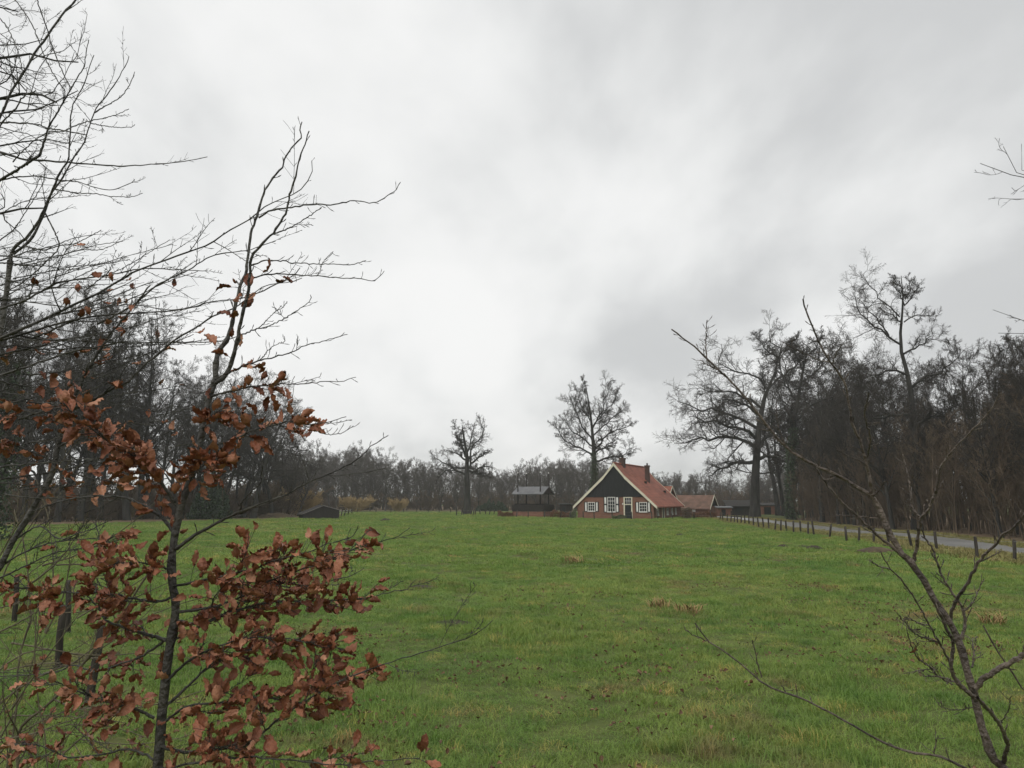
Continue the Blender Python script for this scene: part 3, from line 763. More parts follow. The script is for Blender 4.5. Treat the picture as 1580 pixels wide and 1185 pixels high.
window(3.78, 0.90, 0.88, 1.10, 3, 3, (.46, 1))
dr = MB().box(1.22, 1.38, -.10, .02, 0, 2.72).box(2.22, 2.38, -.10, .02, 0, 2.72).box(1.381, 2.219, -.098, .02, 2.62, 2.72).box(1.381, 2.219, -.098, .02, 1.72, 1.82).build('door_frame', M['cream'], house)
door = MB().box(1.39, 2.21, -.05, .01, 0.02, 1.72).build('door', M['darkdoor'], house)
MB().box(1.5, 2.1, -.06, -.045, .15, .8).box(1.5, 2.1, -.06, -.045, .95, 1.6).build('door_panel', M['darkdoor'], door)
MB().box(2.1, 2.15, -.1, -.05, .9, .95).build('handle', M['wire'], door)
tw_ = MB().box(1.39, 2.21, -.03, .01, 1.82, 2.62).build('fanlight', M['glass'], house)
for i in (1, 2): MB().box(1.39 + .273 * i - .02, 1.39 + .273 * i + .02, -.07, -.031, 1.82, 2.62).build('glazing_bar', M['white'], tw_)
MB().box(1.39, 2.21, -.074, -.0305, 2.2, 2.24).build('glazing_bar', M['white'], tw_)
MB().box(1.05, 1.15, -.13, .0, 1.75, 1.95).build('wall_lamp', M['white'], house)
for u, w_ in ((2.0, .55), (7.0, .6), (9.6, .5), (11.6, .5)):
    window(u, .45, w_, .75, 2, 2, None, True)
MB().box(HW - .02, HW + .09, 4.2, 4.35, 0, 1.45).box(HW - .02, HW + .09, 5.15, 5.3, 0, 1.45).build('side_door_frame', M['cream'], house)
MB().box(HW - .02, HW + .04, 4.36, 5.14, 0, 1.42).build('side_door', M['darkdoor'], house)

def barn(name, apex_px, depth, yaw, hw, apex_z, eave_z, length, tile, wallm, label, board=True, front='blackboard', cat='barn'):
    """barn whose near gable apex is seen at apex_px; ridge runs back along local +y"""
    a = P(apex_px[0], apex_px[1], depth)
    root = tag(empty(name, (a[0], a[1], 0), yaw), label, cat)
    MB().prism([(-hw, -.1), (hw, -.1), (hw, eave_z - .05), (0, apex_z - .15), (-hw, eave_z - .05)], 0, length).build('wall', M[wallm], root)
    gz = eave_z + .15; k = hw * (apex_z - gz) / (apex_z - eave_z) * .9
    if board: MB().prism([(-k, gz), (k, gz), (0, apex_z - .22)], -.05, -.01).build('gable_boards', M[front], root)
    r_ = MB(); ov = .3
    for s in (-1, 1):
        x1, z1 = s * (hw + .35), eave_z - .35 * (apex_z - eave_z) / hw
        v = [(0, -ov, apex_z), (x1, -ov, z1), (x1, length + ov, z1), (0, length + ov, apex_z)]
        v += [(x, y, z - .12) for x, y, z in v]
        q = [(0, 1, 2, 3), (7, 6, 5, 4), (0, 4, 5, 1), (1, 5, 6, 2), (2, 6, 7, 3), (3, 7, 4, 0)]
        r_.add(v, q if s > 0 else [tuple(reversed(f)) for f in q])
        b = MB()
        v = [(0, -ov - .06, apex_z + .07), (x1 * 1.01, -ov - .06, z1 + .05), (x1 * 1.01, -ov - .06, z1 - .2), (0, -ov - .06, apex_z - .24)]
        v += [(x, y + .05, z) for x, y, z in v]
        b.add(v, q if s < 0 else [tuple(reversed(f)) for f in q]).build('bargeboard', M['cream'], root)
    r_.build('roof', M[tile], root)
    return root
barn('brick_barn', (1034.5, 750.5), 119, R(56), 3.1, 4.4, 1.0, 9, 'rooftile', 'brick', 'small barn with steep cream edged gable directly behind the farmhouse')
b3 = barn('brick_barn', (1099, 764.5), 122, R(63), 2.7, 3.1, 1.3, 9, 'oldtile', 'brick', 'long low outbuilding with weathered red tiles right of the farmhouse', front='darkwood')
MB().box(-2.78, -2.70, 2.0, 2.5, .6, 1.1).build('window', M['white'], b3)
MB().box(-2.78, -2.70, 5.0, 5.5, .6, 1.1).build('window', M['white'], b3)
def shed(name, px, py, depth, yaw, wx, wy, hf, hb, rm, wm, label, cat='shed'):
    a = P(px, py, depth)
    root = tag(empty(name, (a[0], a[1], 0), yaw), label, cat)
    MB().add([(x, y, z) for x, y, z in ((-wx, -wy, -.1), (wx, -wy, -.1), (wx, wy, -.1), (-wx, wy, -.1), (-wx, -wy, hf), (wx, -wy, hf), (wx, wy, hb), (-wx, wy, hb))],
             [(3, 2, 1, 0), (4, 5, 6, 7), (0, 1, 5, 4), (1, 2, 6, 5), (2, 3, 7, 6), (3, 0, 4, 7)]).build('wall', M[wm], root)
    o = .18
    MB().add([(x * (1 + o / wx), y * (1 + o / wy), z + dz) for dz in (.02, .12) for x, y, z in ((-wx, -wy, hf), (wx, -wy, hf), (wx, wy, hb), (-wx, wy, hb))],
             [(3, 2, 1, 0), (4, 5, 6, 7), (0, 1, 5, 4), (1, 2, 6, 5), (2, 3, 7, 6), (3, 0, 4, 7)]).build('roof', M[rm], root)
    MB().box(-wx * .5, wx * .1, -wy - .04, -wy + .01, 0, min(hf, hb) * .86).build('door', M['darkdoor'], root)
    return root
shed('garden_shed', 873, 790, 112, R(-10), .75, .9, 1.75, 1.6, 'slate', 'darkwood', 'small dark garden shed with pale flat roof left of the farmhouse')
shed('lean_to', 1117, 797, 118, R(-5), 1.0, 1.0, 1.15, 1.35, 'slate', 'brick', 'low lean to with pale flat roof between outbuilding and dark shed', 'lean-to')
shed('open_shed', 1141, 797, 124, R(-8), 2.0, 2.0, 1.3, 2.2, 'darkwood', 'darkwood', 'dark wooden shed with sloping roof behind the spreading oak')
shed('brick_shed', 1184, 797, 132, R(-4), 1.8, 1.8, 1.4, 1.8, 'darkwood', 'brick', 'red brick shed half hidden behind the spreading oak trunk')
# low black shed in the meadow
a = P(494, 799, 102)
ls = tag(empty('field_shed', (a[0], a[1], 0), R(24)), 'low black field shed with sagging grey roof at the meadow edge', 'shed')
MB().prism([(-2.35, -.1), (2.1, -.1), (2.1, 1.05), (0.1, 1.6), (-2.35, .62)], -1.5, 1.9).build('wall', M['darkwood'], ls)
r_ = MB()
for (x0, z0), (x1, z1) in (((0.1, 1.68), (2.3, 1.08)), ((0.1, 1.68), (-2.6, .6))):
    v = [(x0, -1.65, z0), (x1, -1.65, z1), (x1, 2.1, z1), (x0, 2.1, z0)]; v += [(x, y, z - .06) for x, y, z in v]
    q = [(0, 1, 2, 3), (7, 6, 5, 4), (0, 4, 5, 1), (1, 5, 6, 2), (2, 6, 7, 3), (3, 7, 4, 0)]
    r_.add(v, q if x1 > 0 else [tuple(reversed(f)) for f in q])
M['shedroof'] = mat('weathered_sheet', (0.20, 0.175, 0.17), 0.7, (0.30, 0.27, 0.26), 2.0)
r_.build('roof', M['shedroof'], ls)
ls_left = MB().add([(0.08, -1.66, 1.70), (-2.62, -1.66, .62), (-2.62, 2.11, .62), (0.08, 2.11, 1.70), (0.08, -1.66, 1.685), (-2.62, -1.66, .605), (-2.62, 2.11, .605), (0.08, 2.11, 1.685)], [(3, 2, 1, 0), (4, 5, 6, 7), (1, 5, 4, 0), (2, 6, 5, 1), (3, 7, 6, 2), (0, 4, 7, 3)]).build('roof_felt', M['darkwood'], ls)
for k in range(9): MB().box(-2.3 + k * .48, -2.3 + k * .48 + .44, -1.53 - .01 * (k % 2), -1.5, 0, .55 + (.2 * min(k, 4) if k < 5 else .8 - .1 * (k - 5))).build('board', M['darkwood'], ls)
# hay barrack: four poles with a roof that slides on them
a = P(823, 793, 114)
hb = tag(empty('hay_barrack', (a[0], a[1], 0), R(-26)), 'open hay barrack with four tall poles and grey pitched roof', 'hay barrack')
hw_, hd_ = 1.75, 1.45
for sx in (-1, 1):
    for sy in (-1, 1):
        MB().tube([(sx * hw_, sy * hd_, -.2), (sx * hw_, sy * hd_, 6.15)], [.10, .085], 8).build('pole', M['darkwood'], hb, True)
        MB().tube([(sx * hw_, sy * hd_, 6.15), (sx * hw_, sy * hd_, 6.3)], [.11, .03], 8).build('pole_cap', M['white'], hb, True)
r_ = MB()
for s in (-1, 1):
    v = [(-2.45, 0, 4.25), (2.45, 0, 4.25), (2.45, s * 2.15, 3.2), (-2.45, s * 2.15, 3.2)]; v += [(x, y, z - .09) for x, y, z in v]
    q = [(0, 1, 2, 3), (7, 6, 5, 4), (0, 4, 5, 1), (1, 5, 6, 2), (2, 6, 7, 3), (3, 7, 4, 0)]
    r_.add(v, q if s < 0 else [tuple(reversed(f)) for f in q])
r_.build('roof', M['slate'], hb)
for s in (-1, 1): MB().prism([(-2.0, 3.22), (2.0, 3.22), (0, 4.14)], -.03, .03).build('gable_boards', M['darkwood'], hb)
for o_, s in zip([c for c in hb.children if c.name.startswith('gable_boards')], (-1, 1)):
    o_.rotation_euler = (0, 0, R(90)); o_.location = (s * 2.3, 0, 0)
MB().box(-2.35, 2.35, -1.95, 1.95, 0, .75).build('base_wall', M['brick'], hb)
MB().box(-2.4, 2.4, -2.0, 2.0, .75, 1.62).build('loft_boards', M['darkwood'], hb)
hs = MB(); rg2 = np.random.default_rng(8)
for k in range(26):
    x = -2.2 + k * .175; hs.box(x, x + .15, -1.9, 1.9, 1.6, 1.68 + rg2.random() * .16)
hs.build('stacked_wood', M['darkwood'], hb)
# field gate by the road end
a = P(1136, 799, 104)
fg = tag(empty('field_gate', (a[0], a[1], 0), R(-12)), 'dark field gate with diagonal braces at the end of the road', 'gate')
for s in (-1, 1): MB().box(s * .62 - .06, s * .62 + .06, -.06, .06, -.1, .92).build('gate_post', M['darkwood'], fg)
for z in (.22, .5, .78): MB().box(-.56, .56, -.025, .025, z - .05, z + .05).build('rail', M['darkwood'], fg)

# ------------------------------------------------------------------ hedges and small plants by the farm
def leaf_cloud(name, seed, cx, cy, lx, ly, h, count, m, label, cat, rz=0.0, size=0.09, group=None, stems=14, dome=False):
    rg = np.random.default_rng(seed)
    root = tag(empty(name, (cx, cy, 0), rz), label, cat, group)
    c = np.stack([rg.uniform(-lx, lx, count), rg.uniform(-ly, ly, count), h * rg.random(count) ** 0.75], -1)
    prof = h * (0.78 + 0.14 * np.sin(c[:, 0] * 2.3 + seed) + 0.1 * np.sin(c[:, 0] * 5.7))
    c[:, 2] = c[:, 2] / h * prof
    if dome: c[:, 2] *= np.sqrt(np.clip(1 - (c[:, 0] / lx) ** 2 * .9 - (c[:, 1] / ly) ** 2 * .5, .03, 1)) * (1 + .12 * np.sin(c[:, 0] * 7))
    a = rg.normal(size=(count, 3)); a /= np.linalg.norm(a, axis=1, keepdims=True)
    b = np.cross(a, rg.normal(size=(count, 3))); b /= np.linalg.norm(b, axis=1, keepdims=True)
    s = size * rg.uniform(.6, 1.4, (count, 1))
    V = np.stack([c - a * s, c + b * s * .6, c + a * s, c - b * s * .6], 1).reshape(-1, 3)
    o = obj('foliage', mesh_np('foliage', V, np.arange(4 * count).reshape(-1, 4), False), m, root); o['kind'] = 'stuff'
    bm = MB()
    for k in range(stems):
        x, y = rg.uniform(-lx, lx), rg.uniform(-ly * .6, ly * .6)
        bm.tube([(x, y, -.05), (x + rg.normal(0, .08), y, h * .4), (x + rg.normal(0, .15), y, h * .8)], [.03, .02, .008], 4)
    bm.build('stems', M['twig_brown'], root, True)
    return root
def hedge(px0, px1, py, d, h, seed, label):
    p0, p1 = P(px0, py, d), P(px1, py, d)
    lx = abs(p1[0] - p0[0]) / 2
    return leaf_cloud('beech_hedge', seed, (p0[0] + p1[0]) / 2, d, lx, .35, h, int(lx * 1600), M['hedge'], label, 'hedge', size=.06)
hedge(849, 880, 793, 108, 1.05, 3, 'clipped brown beech hedge between the hay barrack and the farmhouse')
hedge(768, 792, 793, 112, 0.9, 4, 'short brown beech hedge left of the hay barrack')
hedge(1050, 1106, 800, 104, 1.0, 5, 'brown beech hedge in front of the low outbuilding')
M['evergreen'] = mat('evergreen', (0.018, 0.035, 0.016), 0.6, (0.04, 0.06, 0.03), 2.0)
M['greenbush'] = mat('green_bush', (0.07, 0.09, 0.04), 0.7, (0.12, 0.14, 0.07), 3.0)
p_ = P(884, 795, 104); leaf_cloud('small_bush', 6, p_[0], p_[1], .45, .4, 1.25, 1100, M['greenbush'], 'small grey green bush at the left corner of the farmhouse', 'bush', size=.06)
p_ = P(955, 799, 99); leaf_cloud('small_bush', 7, p_[0], p_[1], .9, .35, .55, 1400, M['greenbush'], 'low garden plants under the tall window of the farmhouse', 'plants', size=.05)
p_ = P(1060, 800, 100); leaf_cloud('small_bush', 8, p_[0], p_[1], .6, .5, 1.5, 1600, M['twig_brown'], 'dark bush by the corner of the long outbuilding', 'bush', size=.05)
for i, (px, d, lab) in enumerate(((330, 97, 'dark evergreen bush in the shade of the left wood'), (760, 172, 'dark evergreen bush before the far wood beside the lone oak'))):
    leaf_cloud('evergreen_bush', 15 + i, (px - CX) / F_PX * d, d, 2.2 if i == 0 else 3.4, 1.6, 6.5 if i == 0 else 2.6, 9000 if i == 0 else 6000, M['evergreen'], lab, 'bush', size=.13, dome=True)

# ------------------------------------------------------------------ fences
post_me = {}
def post_mesh(r, h, seed):
    k = (round(r, 3), round(h, 2), seed)
    if k not in post_me:
        rg = np.random.default_rng(seed); S = 9
        m = MB(); zs = [-.35, 0.0, h * .5, h - .015, h]; rr = [1, 1, .98, .96, .86]
        pts = [(rg.normal(0, .006), rg.normal(0, .006), z) for z in zs]
        m.tube(pts, [r * f for f in rr], S)
        me = m.mesh('post', True); me.materials.append(M['post']); post_me[k] = me
    return post_me[k]
def fence(name, pts, r, h, label, wires=(0.45, 0.85), lean=4.0, seed=0, wire_r=0.0025, zf=H):
    rg = np.random.default_rng(seed)
    b = np.array(pts[0]); root = tag(empty(name, (b[0], b[1], 0)), label, 'fence')
    for i, p in enumerate(pts):
        hh = h if len(p) < 3 else p[2]
        o = bpy.data.objects.new('post', post_mesh(r, hh, i % 4)); COL.objects.link(o); o.parent = root
        o.location = (p[0] - b[0], p[1] - b[1], float(zf(p[0], p[1])))
        o.rotation_euler = (R(rg.normal(0, lean)), R(rg.normal(0, lean)), rg.random() * 6)
        o.scale = (1, 1, rg.uniform(.93, 1.06))
    for wz_ in wires:
        m = MB()
        line = [(p[0] - b[0], p[1] - b[1] - r * .9, float(zf(p[0], p[1])) + wz_ * h) for p in pts]
        q = []
        for u_, v_ in zip(line[:-1], line[1:]):
            q += [u_, tuple((np.array(u_) + np.array(v_)) / 2 - np.array([0, 0, .03]))]
        q.append(line[-1])
        m.tube(q, [wire_r] * len(q), 4); m.build('wire', M['wire'], root, True)
    return root
rp_px = [(1566, 870), (1508, 862), (1446, 850.5), (1407, 845), (1372, 841), (1348, 837.5), (1325, 836.5), (1306.6, 835), (1280, 831.5), (1256, 826.5), (1247, 825), (1235.7, 823.5), (1224.6, 822.5), (1214, 821), (1205, 819.5),
         (1195.7, 818), (1186.6, 816.5), (1178.4, 815), (1171, 813.8), (1163, 812), (1156, 811), (1149.6, 810), (1143.5, 809), (1138, 808), (1133, 807), (1127.8, 806), (1122, 805), (1115.7, 804), (1111, 803.3)]
rpts = [tuple(G(*p)[:2]) for p in rp_px]
rpts = [(17.9, 14), (18.0, 18), (18.1, 22), (18.2, 25.5)] + rpts
fence('road_fence', rpts, .065, .86, 'row of dark wooden fence posts along the right hand road', seed=2, lean=5, wires=(.5, .9), wire_r=.004)
fpts = [tuple(G(px, 801.5 - abs(px - 1000) * .012)[:2]) for px in (1098, 1071, 1038, 1015, 1006, 975, 945, 917, 900, 880, 865, 840, 815, 797)]
fence('garden_fence', fpts, .07, .95, 'thin post fence running in front of the farmhouse', seed=3, wires=(.5, .9), wire_r=.004)
dpts = [tuple(G(px, py)[:2]) + (hh,) for px, py, hh in ((772, 794, .8), (762, 794, .8), (755, 794.5, 1.0), (749, 794, .8), (741, 794, .9), (733, 795, 1.2), (729.8, 795, .9), (726.5, 794.5, 1.3), (715, 795, 1.1), (711.8, 795, 1.2), (704, 796, 1.3))]
fence('tree_guard_fence', dpts, .085, .9, 'cluster of crooked posts around the foot of the lone oak', seed=4, wires=(.8,), wire_r=.004, lean=6)
lpts = [tuple(G(px, 791.2)[:2]) for px in (695, 677.5, 661, 642.7, 622.6, 603, 580, 551, 535)]
fence('meadow_fence', lpts, .075, .85, 'straight line of posts across the far end of the meadow', seed=5, wires=(.5, .9), wire_r=.004)
spts = [tuple(G(px, py)[:2]) + (hh,) for px, py, hh in ((518.5, 797.8, 1.0), (526.5, 796.5, 1.1), (531, 796, .8), (543, 793.5, .9), (537, 795, .8))]
fence('shed_fence', spts, .08, .9, 'broken post and rail fence right of the low black shed', seed=6, wires=(.5, .85), wire_r=.03, lean=9)
npts = []
for px, py, d, hh in ((22, 962, None, .85), (105, 980, None, .86), (88, 1040, None, .86), (135, 1098, None, .84)):
    g_ = G(px, py); npts.append((g_[0], g_[1], hh))
npts += [(0.29, 4.45, .52), (2.9, 4.2, .5), (5.4, 4.1, .5)]
fence('near_fence', npts, .047, .85, 'weathered round posts at lower left in front of the young beech', seed=9, lean=3.5, wires=())

# ------------------------------------------------------------------ grass, tufts, leaves on the ground
def tuft_mesh(name, seed, blades, rad, h, wd, curl=0.5, segs=2):
    rg = np.random.default_rng(seed); V, Q, T = [], [], []; n = 0
    for _ in range(blades):
        a = rg.random() * 6.28; rr = rad * math.sqrt(rg.random()); b0 = np.array([math.cos(a) * rr, math.sin(a) * rr, -.01])
        d = rg.random() * 6.28; dv = np.array([math.cos(d), math.sin(d), 0]); sv = np.array([-dv[1], dv[0], 0])
        hh = h * rg.uniform(.45, 1.15); c = curl * rg.uniform(.2, 1.5) * hh; ww = wd * rg.uniform(.7, 1.3)
        m = b0 + dv * c * .3 + np.array([0, 0, hh * .62]); tip = b0 + dv * c + np.array([0, 0, hh * rg.uniform(.75, 1)])
        V += [b0 - sv * ww, b0 + sv * ww, m + sv * ww * .8, m - sv * ww * .8, tip]
        Q.append((n, n + 1, n + 2, n + 3)); T.append((n + 3, n + 2, n + 4)); n += 5
    return mesh_np(name, np.array(V), np.array(Q), True, np.array(T))
def scatter(name, meshes, mats, pts, rot, scl, idx):
    """geometry-node scatter of small plants: one object of countless pieces"""
    col = bpy.data.collections.new(name + '_source')
    for i, me in enumerate(meshes):
        o = bpy.data.objects.new('%s_piece_%02d' % (name, i), me)
        if len(me.materials) == 0: me.materials.append(mats)
        col.objects.link(o)
    me = bpy.data.meshes.new(name)
    me.vertices.add(len(pts)); me.vertices.foreach_set('co', np.asarray(pts, np.float32).ravel())
    for nm, ty, dat in (('rot', 'FLOAT_VECTOR', rot), ('scl', 'FLOAT_VECTOR', scl)):
        at = me.attributes.new(nm, ty, 'POINT'); at.data.foreach_set('vector', np.asarray(dat, np.float32).ravel())
    at = me.attributes.new('pick', 'INT', 'POINT'); at.data.foreach_set('value', np.asarray(idx, np.int32))
    me.materials.append(mats)
    o = bpy.data.objects.new(name, me); COL.objects.link(o)
    g = bpy.data.node_groups.new(name + '_nodes', 'GeometryNodeTree')
    g.interface.new_socket('Geometry', in_out='INPUT', socket_type='NodeSocketGeometry')
    g.interface.new_socket('Geometry', in_out='OUTPUT', socket_type='NodeSocketGeometry')
    gi, go = N(g, 'NodeGroupInput'), N(g, 'NodeGroupOutput')
    ip = N(g, 'GeometryNodeInstanceOnPoints'); ci = N(g, 'GeometryNodeCollectionInfo')
    ci.inputs['Collection'].default_value = col; ci.inputs['Separate Children'].default_value = True; ci.inputs['Reset Children'].default_value = True
    def na(nm, ty):
        a_ = N(g, 'GeometryNodeInputNamedAttribute', data_type=ty); a_.inputs['Name'].default_value = nm; return a_.outputs['Attribute']
    g.links.new(gi.outputs[0], ip.inputs['Points']); g.links.new(ci.outputs[0], ip.inputs['Instance'])
    ip.inputs['Pick Instance'].default_value = True
    g.links.new(na('pick', 'INT'), ip.inputs['Instance Index'])
    g.links.new(na('rot', 'FLOAT_VECTOR'), ip.inputs['Rotation']); g.links.new(na('scl', 'FLOAT_VECTOR'), ip.inputs['Scale'])
    g.links.new(ip.outputs[0], go.inputs[0])
    md = o.modifiers.new('scatter', 'NODES'); md.node_group = g
    return tag(o, kind='stuff')

rg = np.random.default_rng(77)
def lump(x, y):      # slow pattern that makes grass longer and shorter in patches
    return (np.sin(x * 1.1 + 2 * np.sin(y * .5)) + np.sin(y * .9 + 1.7 * np.sin(x * .7 + 1)) + .7 * np.sin(2.3 * x + 1.1 * y)) / 2.7
tufts = [tuft_mesh('tuft', 100 + i, 80, .17, .044 + .010 * (i % 3), .0026, 1.5) for i in range(6)]
fartufts = [tuft_mesh('far_tuft', 120 + i, 70, .34, .060, .0075, 1.3) for i in range(4)]
PT, RO, SL, IX = [], [], [], []
def band(y0, y1, dens, half, base, kinds, smin, smax, hvar=.45):
    n = int((y1 - y0) * (half(y0) + half(y1)) * dens)
    y = np.sqrt(rg.uniform(y0 ** 2, y1 ** 2, n)) if y1 / y0 > 1.2 else rg.uniform(y0, y1, n)
    hw2 = np.array([half(v) for v in y]); x = rg.uniform(-1, 1, n) * hw2
    # keep off the road side and off the left wood floor
    xr = np.interp(y, [p[1] for p in road_l[:-2]], [p[0] for p in road_l[:-2]])
    xl = np.interp(y, [40, 55, 74, 90, 101, 118, 150], [-75, -60, -45, -36.5, -29, -25, -34])
    ok = (x < xr - 2.3 + .5 * np.sin(y * 1.3)) & (x > xl + .4)
    hb_ = ((x - 13.3) ** 2 + (y - 108) ** 2) > 9 ** 2
    ok &= hb_
    x, y = x[ok], y[ok]; n = len(x)
    lp = lump(x, y); s = rg.uniform(smin, smax, n) * (1 + .18 * lp); hs_ = s * (1.1 + hvar * lp) * rg.uniform(.6, 1.25, n)
    PT.append(np.stack([x, y, H(x, y)], -1)); RO.append(np.stack([rg.normal(0, .12, n), rg.normal(0, .12, n), rg.random(n) * 6.28], -1))
    SL.append(np.stack([s, s, hs_], -1)); IX.append(rg.integers(*kinds, n))
half = lambda y: .70 * y + 1.2
band(3.2, 9, 46, half, 0, (0, 6), .85, 1.3)
band(9, 16, 38, half, 0, (0, 6), .9, 1.4)
band(16, 28, 24, half, 0, (0, 6), 1.1, 1.7)
band(28, 60, 9, half, 0, (6, 10), .9, 1.5)
band(60, 150, 2.6, half, 0, (6, 10), 1.2, 2.0)
# taller, darker tussocks standing out of the turf
for y0, y1, dn, kk, a_, b_ in ((3.4, 14, 2.2, (0, 6), .7, 1.5), (14, 40, .9, (6, 10), .4, .9), (40, 120, .2, (6, 10), .7, 1.5)):
    band(y0, y1, dn, half, 0, kk, a_, b_); SL[-1][:, 2] *= rg.uniform(1.3, 2.1, len(SL[-1]))
scatter('meadow_grass', tufts + fartufts, M['blade'], np.concatenate(PT), np.concatenate(RO), np.concatenate(SL), np.concatenate(IX))
tag(bpy.data.objects['meadow_grass'], 'short winter grass covering the whole meadow', 'grass')
PT, RO, SL, IX = [], [], [], []
n = 9000
y = 24 + 92 * rg.random(n) ** 1.6
xr = np.interp(y, [p[1] for p in road_l[:-2]], [p[0] for p in road_l[:-2]]); xr2 = np.interp(y, [p[1] for p in road_r[:-2]], [p[0] for p in road_r[:-2]])
x = np.where(rg.random(n) < .62, xr - rg.uniform(.05, 2.6, n), xr2 + rg.uniform(.05, 1.6, n))
s_ = rg.uniform(.9, 1.7, n)
M['verge_blade'] = mat('verge_blades', (0.15, 0.15, 0.045), 0.7, (0.27, 0.225, 0.085), 0.35, coord='Object', ramp=[(0.13, 0.155, 0.04), (0.22, 0.20, 0.065), (0.30, 0.235, 0.10)])
vt = [tuft_mesh('verge_tuft', 150 + i, 60, .28, .12, .007, .8) for i in range(3)]
scatter('verge_grass', vt, M['verge_blade'], np.stack([x, y, H(x, y)], -1), np.stack([rg.normal(0, .1, n), rg.normal(0, .1, n), rg.random(n) * 6.28], -1), np.stack([s_, s_, s_ * rg.uniform(.6, 1.2, n)], -1), rg.integers(0, 3, n))
tag(bpy.data.objects['verge_grass'], 'longer yellowish grass on the verges of the road', 'grass')
# straw coloured clumps, each one a thing
straw = [tuft_mesh('straw', 140 + i, 90, .16, .26, .006, .9) for i in range(2)]
for i, (px, py, s, lab) in enumerate(((885, 868, 1.5, 'single straw coloured grass clump in the middle of the meadow'), (1017, 940, 1.15, 'tan dry grass clump, left one of the near pair'),
                                      (1062, 948, 1.2, 'tan dry grass clump, right one of the near pair'), (1530, 962, 1.0, 'yellowed grass clump at the far right behind the sapling'))):
    g_ = G(px, py)
    root = tag(empty('grass_clump', (g_[0], g_[1], float(H(g_[0], g_[1]))), i), lab, 'grass clump', 'dry grass clumps')
    o = obj('blades', straw[i % 2], M['straw'], root); o.scale = (s * 1.6, s * 1.2, s * .85); o['kind'] = 'stuff'
# molehills and dark lumps
def mound(name, px, py, rx, ry, h, m, label, seed):
    g_ = G(px, py); rg = np.random.default_rng(seed); k, S = 5, 14
    V = [(0, 0, h)]; T = []; Q = []
    for i in range(1, k + 1):
        for j in range(S):
            a = j * 6.283 / S; f = i / k
            V.append((math.cos(a) * rx * f * rg.uniform(.85, 1.15), math.sin(a) * ry * f * rg.uniform(.85, 1.15), h * (1 - f * f) * rg.uniform(.75, 1.2) - (.05 if i == k else 0)))
    for j in range(S): T.append((0, 1 + j, 1 + (j + 1) % S))
    for i in range(k - 1):
        for j in range(S): Q.append((1 + i * S + j, 1 + (i + 1) * S + j, 1 + (i + 1) * S + (j + 1) % S, 1 + i * S + (j + 1) % S))
    o = obj(name, mesh_np(name, V, Q, True, T), m); o.location = (g_[0], g_[1], float(H(g_[0], g_[1]))); return tag(o, label, 'molehill' if name == 'molehill' else 'mound')
mound('molehill', 595, 804, .7, .5, .28, M['soil'], 'dark molehill far out on the meadow right of the black shed', 1)
mound('molehill', 1256, 846, .45, .35, .16, M['soil'], 'larger dark molehill on the meadow near the road fence', 2)
mound('molehill', 1208, 843, .35, .3, .12, M['soil'], 'small dark molehill left of the larger one near the road fence', 3)
mound('molehill', 1050, 825, .4, .3, .12, M['soil'], 'small dark molehill on the meadow in front of the farmhouse', 4)
for i, (px, py, lab) in enumerate(((650, 905, 'flat dark molehill left of the meadow centre near the beech twigs'), (700, 966, 'brown trampled molehill near the tip of the long beech twig'), (1235, 843, 'dark molehill between the other two near the road fence'))):
    mound('molehill', px, py, .5, .4, .07, M['soil'], lab, 20 + i)
mound('earth_mound', 1352, 851, 1.0, .7, .22, M['darklitter'], 'brown earth mound beside the road fence', 5)
mound('earth_mound', 425, 799, 2.6, 1.6, .65, M['darklitter'], 'low leaf covered mound at the left wood edge near the black shed', 6)

def leaf_mesh(seed, ln=.048, wd=.0255):
    rg = np.random.default_rng(seed)
    nl, nw = 9, 5
    cur = rg.uniform(-1.7, 1.9); roll = rg.uniform(-.3, 1.7); twist = rg.uniform(-1.3, 1.3)
    prof = [0.02, .42, .78, .97, 1.0, .92, .72, .42, 0.02]
    V = []
    for i in range(nl):
        t = i / (nl - 1); ang = cur * (t - .15); ss = t * ln
        cxx = math.sin(ang) / (cur if abs(cur) > .05 else .05) * ln if abs(cur) > .05 else ss
        cz = (1 - math.cos(ang)) / (cur if abs(cur) > .05 else .05) * ln * (1 if abs(cur) > .05 else 0)
        for j in range(nw):
            w_ = (j / (nw - 1) - .5) * 2; y = w_ * wd / 2 * prof[i]
            z = roll * abs(w_) ** 1.5 * wd * .4 * prof[i] + .0028 * (1 if (i + (j % 2)) % 2 else -1) * (abs(w_) > .1) + rg.normal(0, .0012)
            tw2 = twist * t; y2, z2 = y * math.cos(tw2) - z * math.sin(tw2), y * math.sin(tw2) + z * math.cos(tw2)
            V.append((cxx, y2, cz + z2))
    i = np.arange(nw - 1)[None, :] + np.arange(nl - 1)[:, None] * nw
    q = np.stack([i, i + 1, i + nw + 1, i + nw], -1)
    return mesh_np('leaf', np.array(V), q, True)
LEAVES = [leaf_mesh(200 + i) for i in range(24)]
for me in LEAVES: me.materials.append(M['leaf'])
DRY = [leaf_mesh(230 + i, .085, .055) for i in range(5)]
n = 2600
cl = np.array([(rg.uniform(-.6, .6) * y, y) for y in rg.uniform(6, 22, 46)])
k = rg.integers(len(cl), size=n); lx_ = cl[k, 0] + rg.normal(0, .5, n); ly_ = cl[k, 1] + rg.normal(0, .45, n)
m2 = n // 3; lx_[:m2] = rg.uniform(-6.5, -1.0, m2); ly_[:m2] = rg.uniform(3.0, 9.5, m2)
ok = (ly_ > 2.5); lx_, ly_ = lx_[ok], ly_[ok]; n = len(lx_)
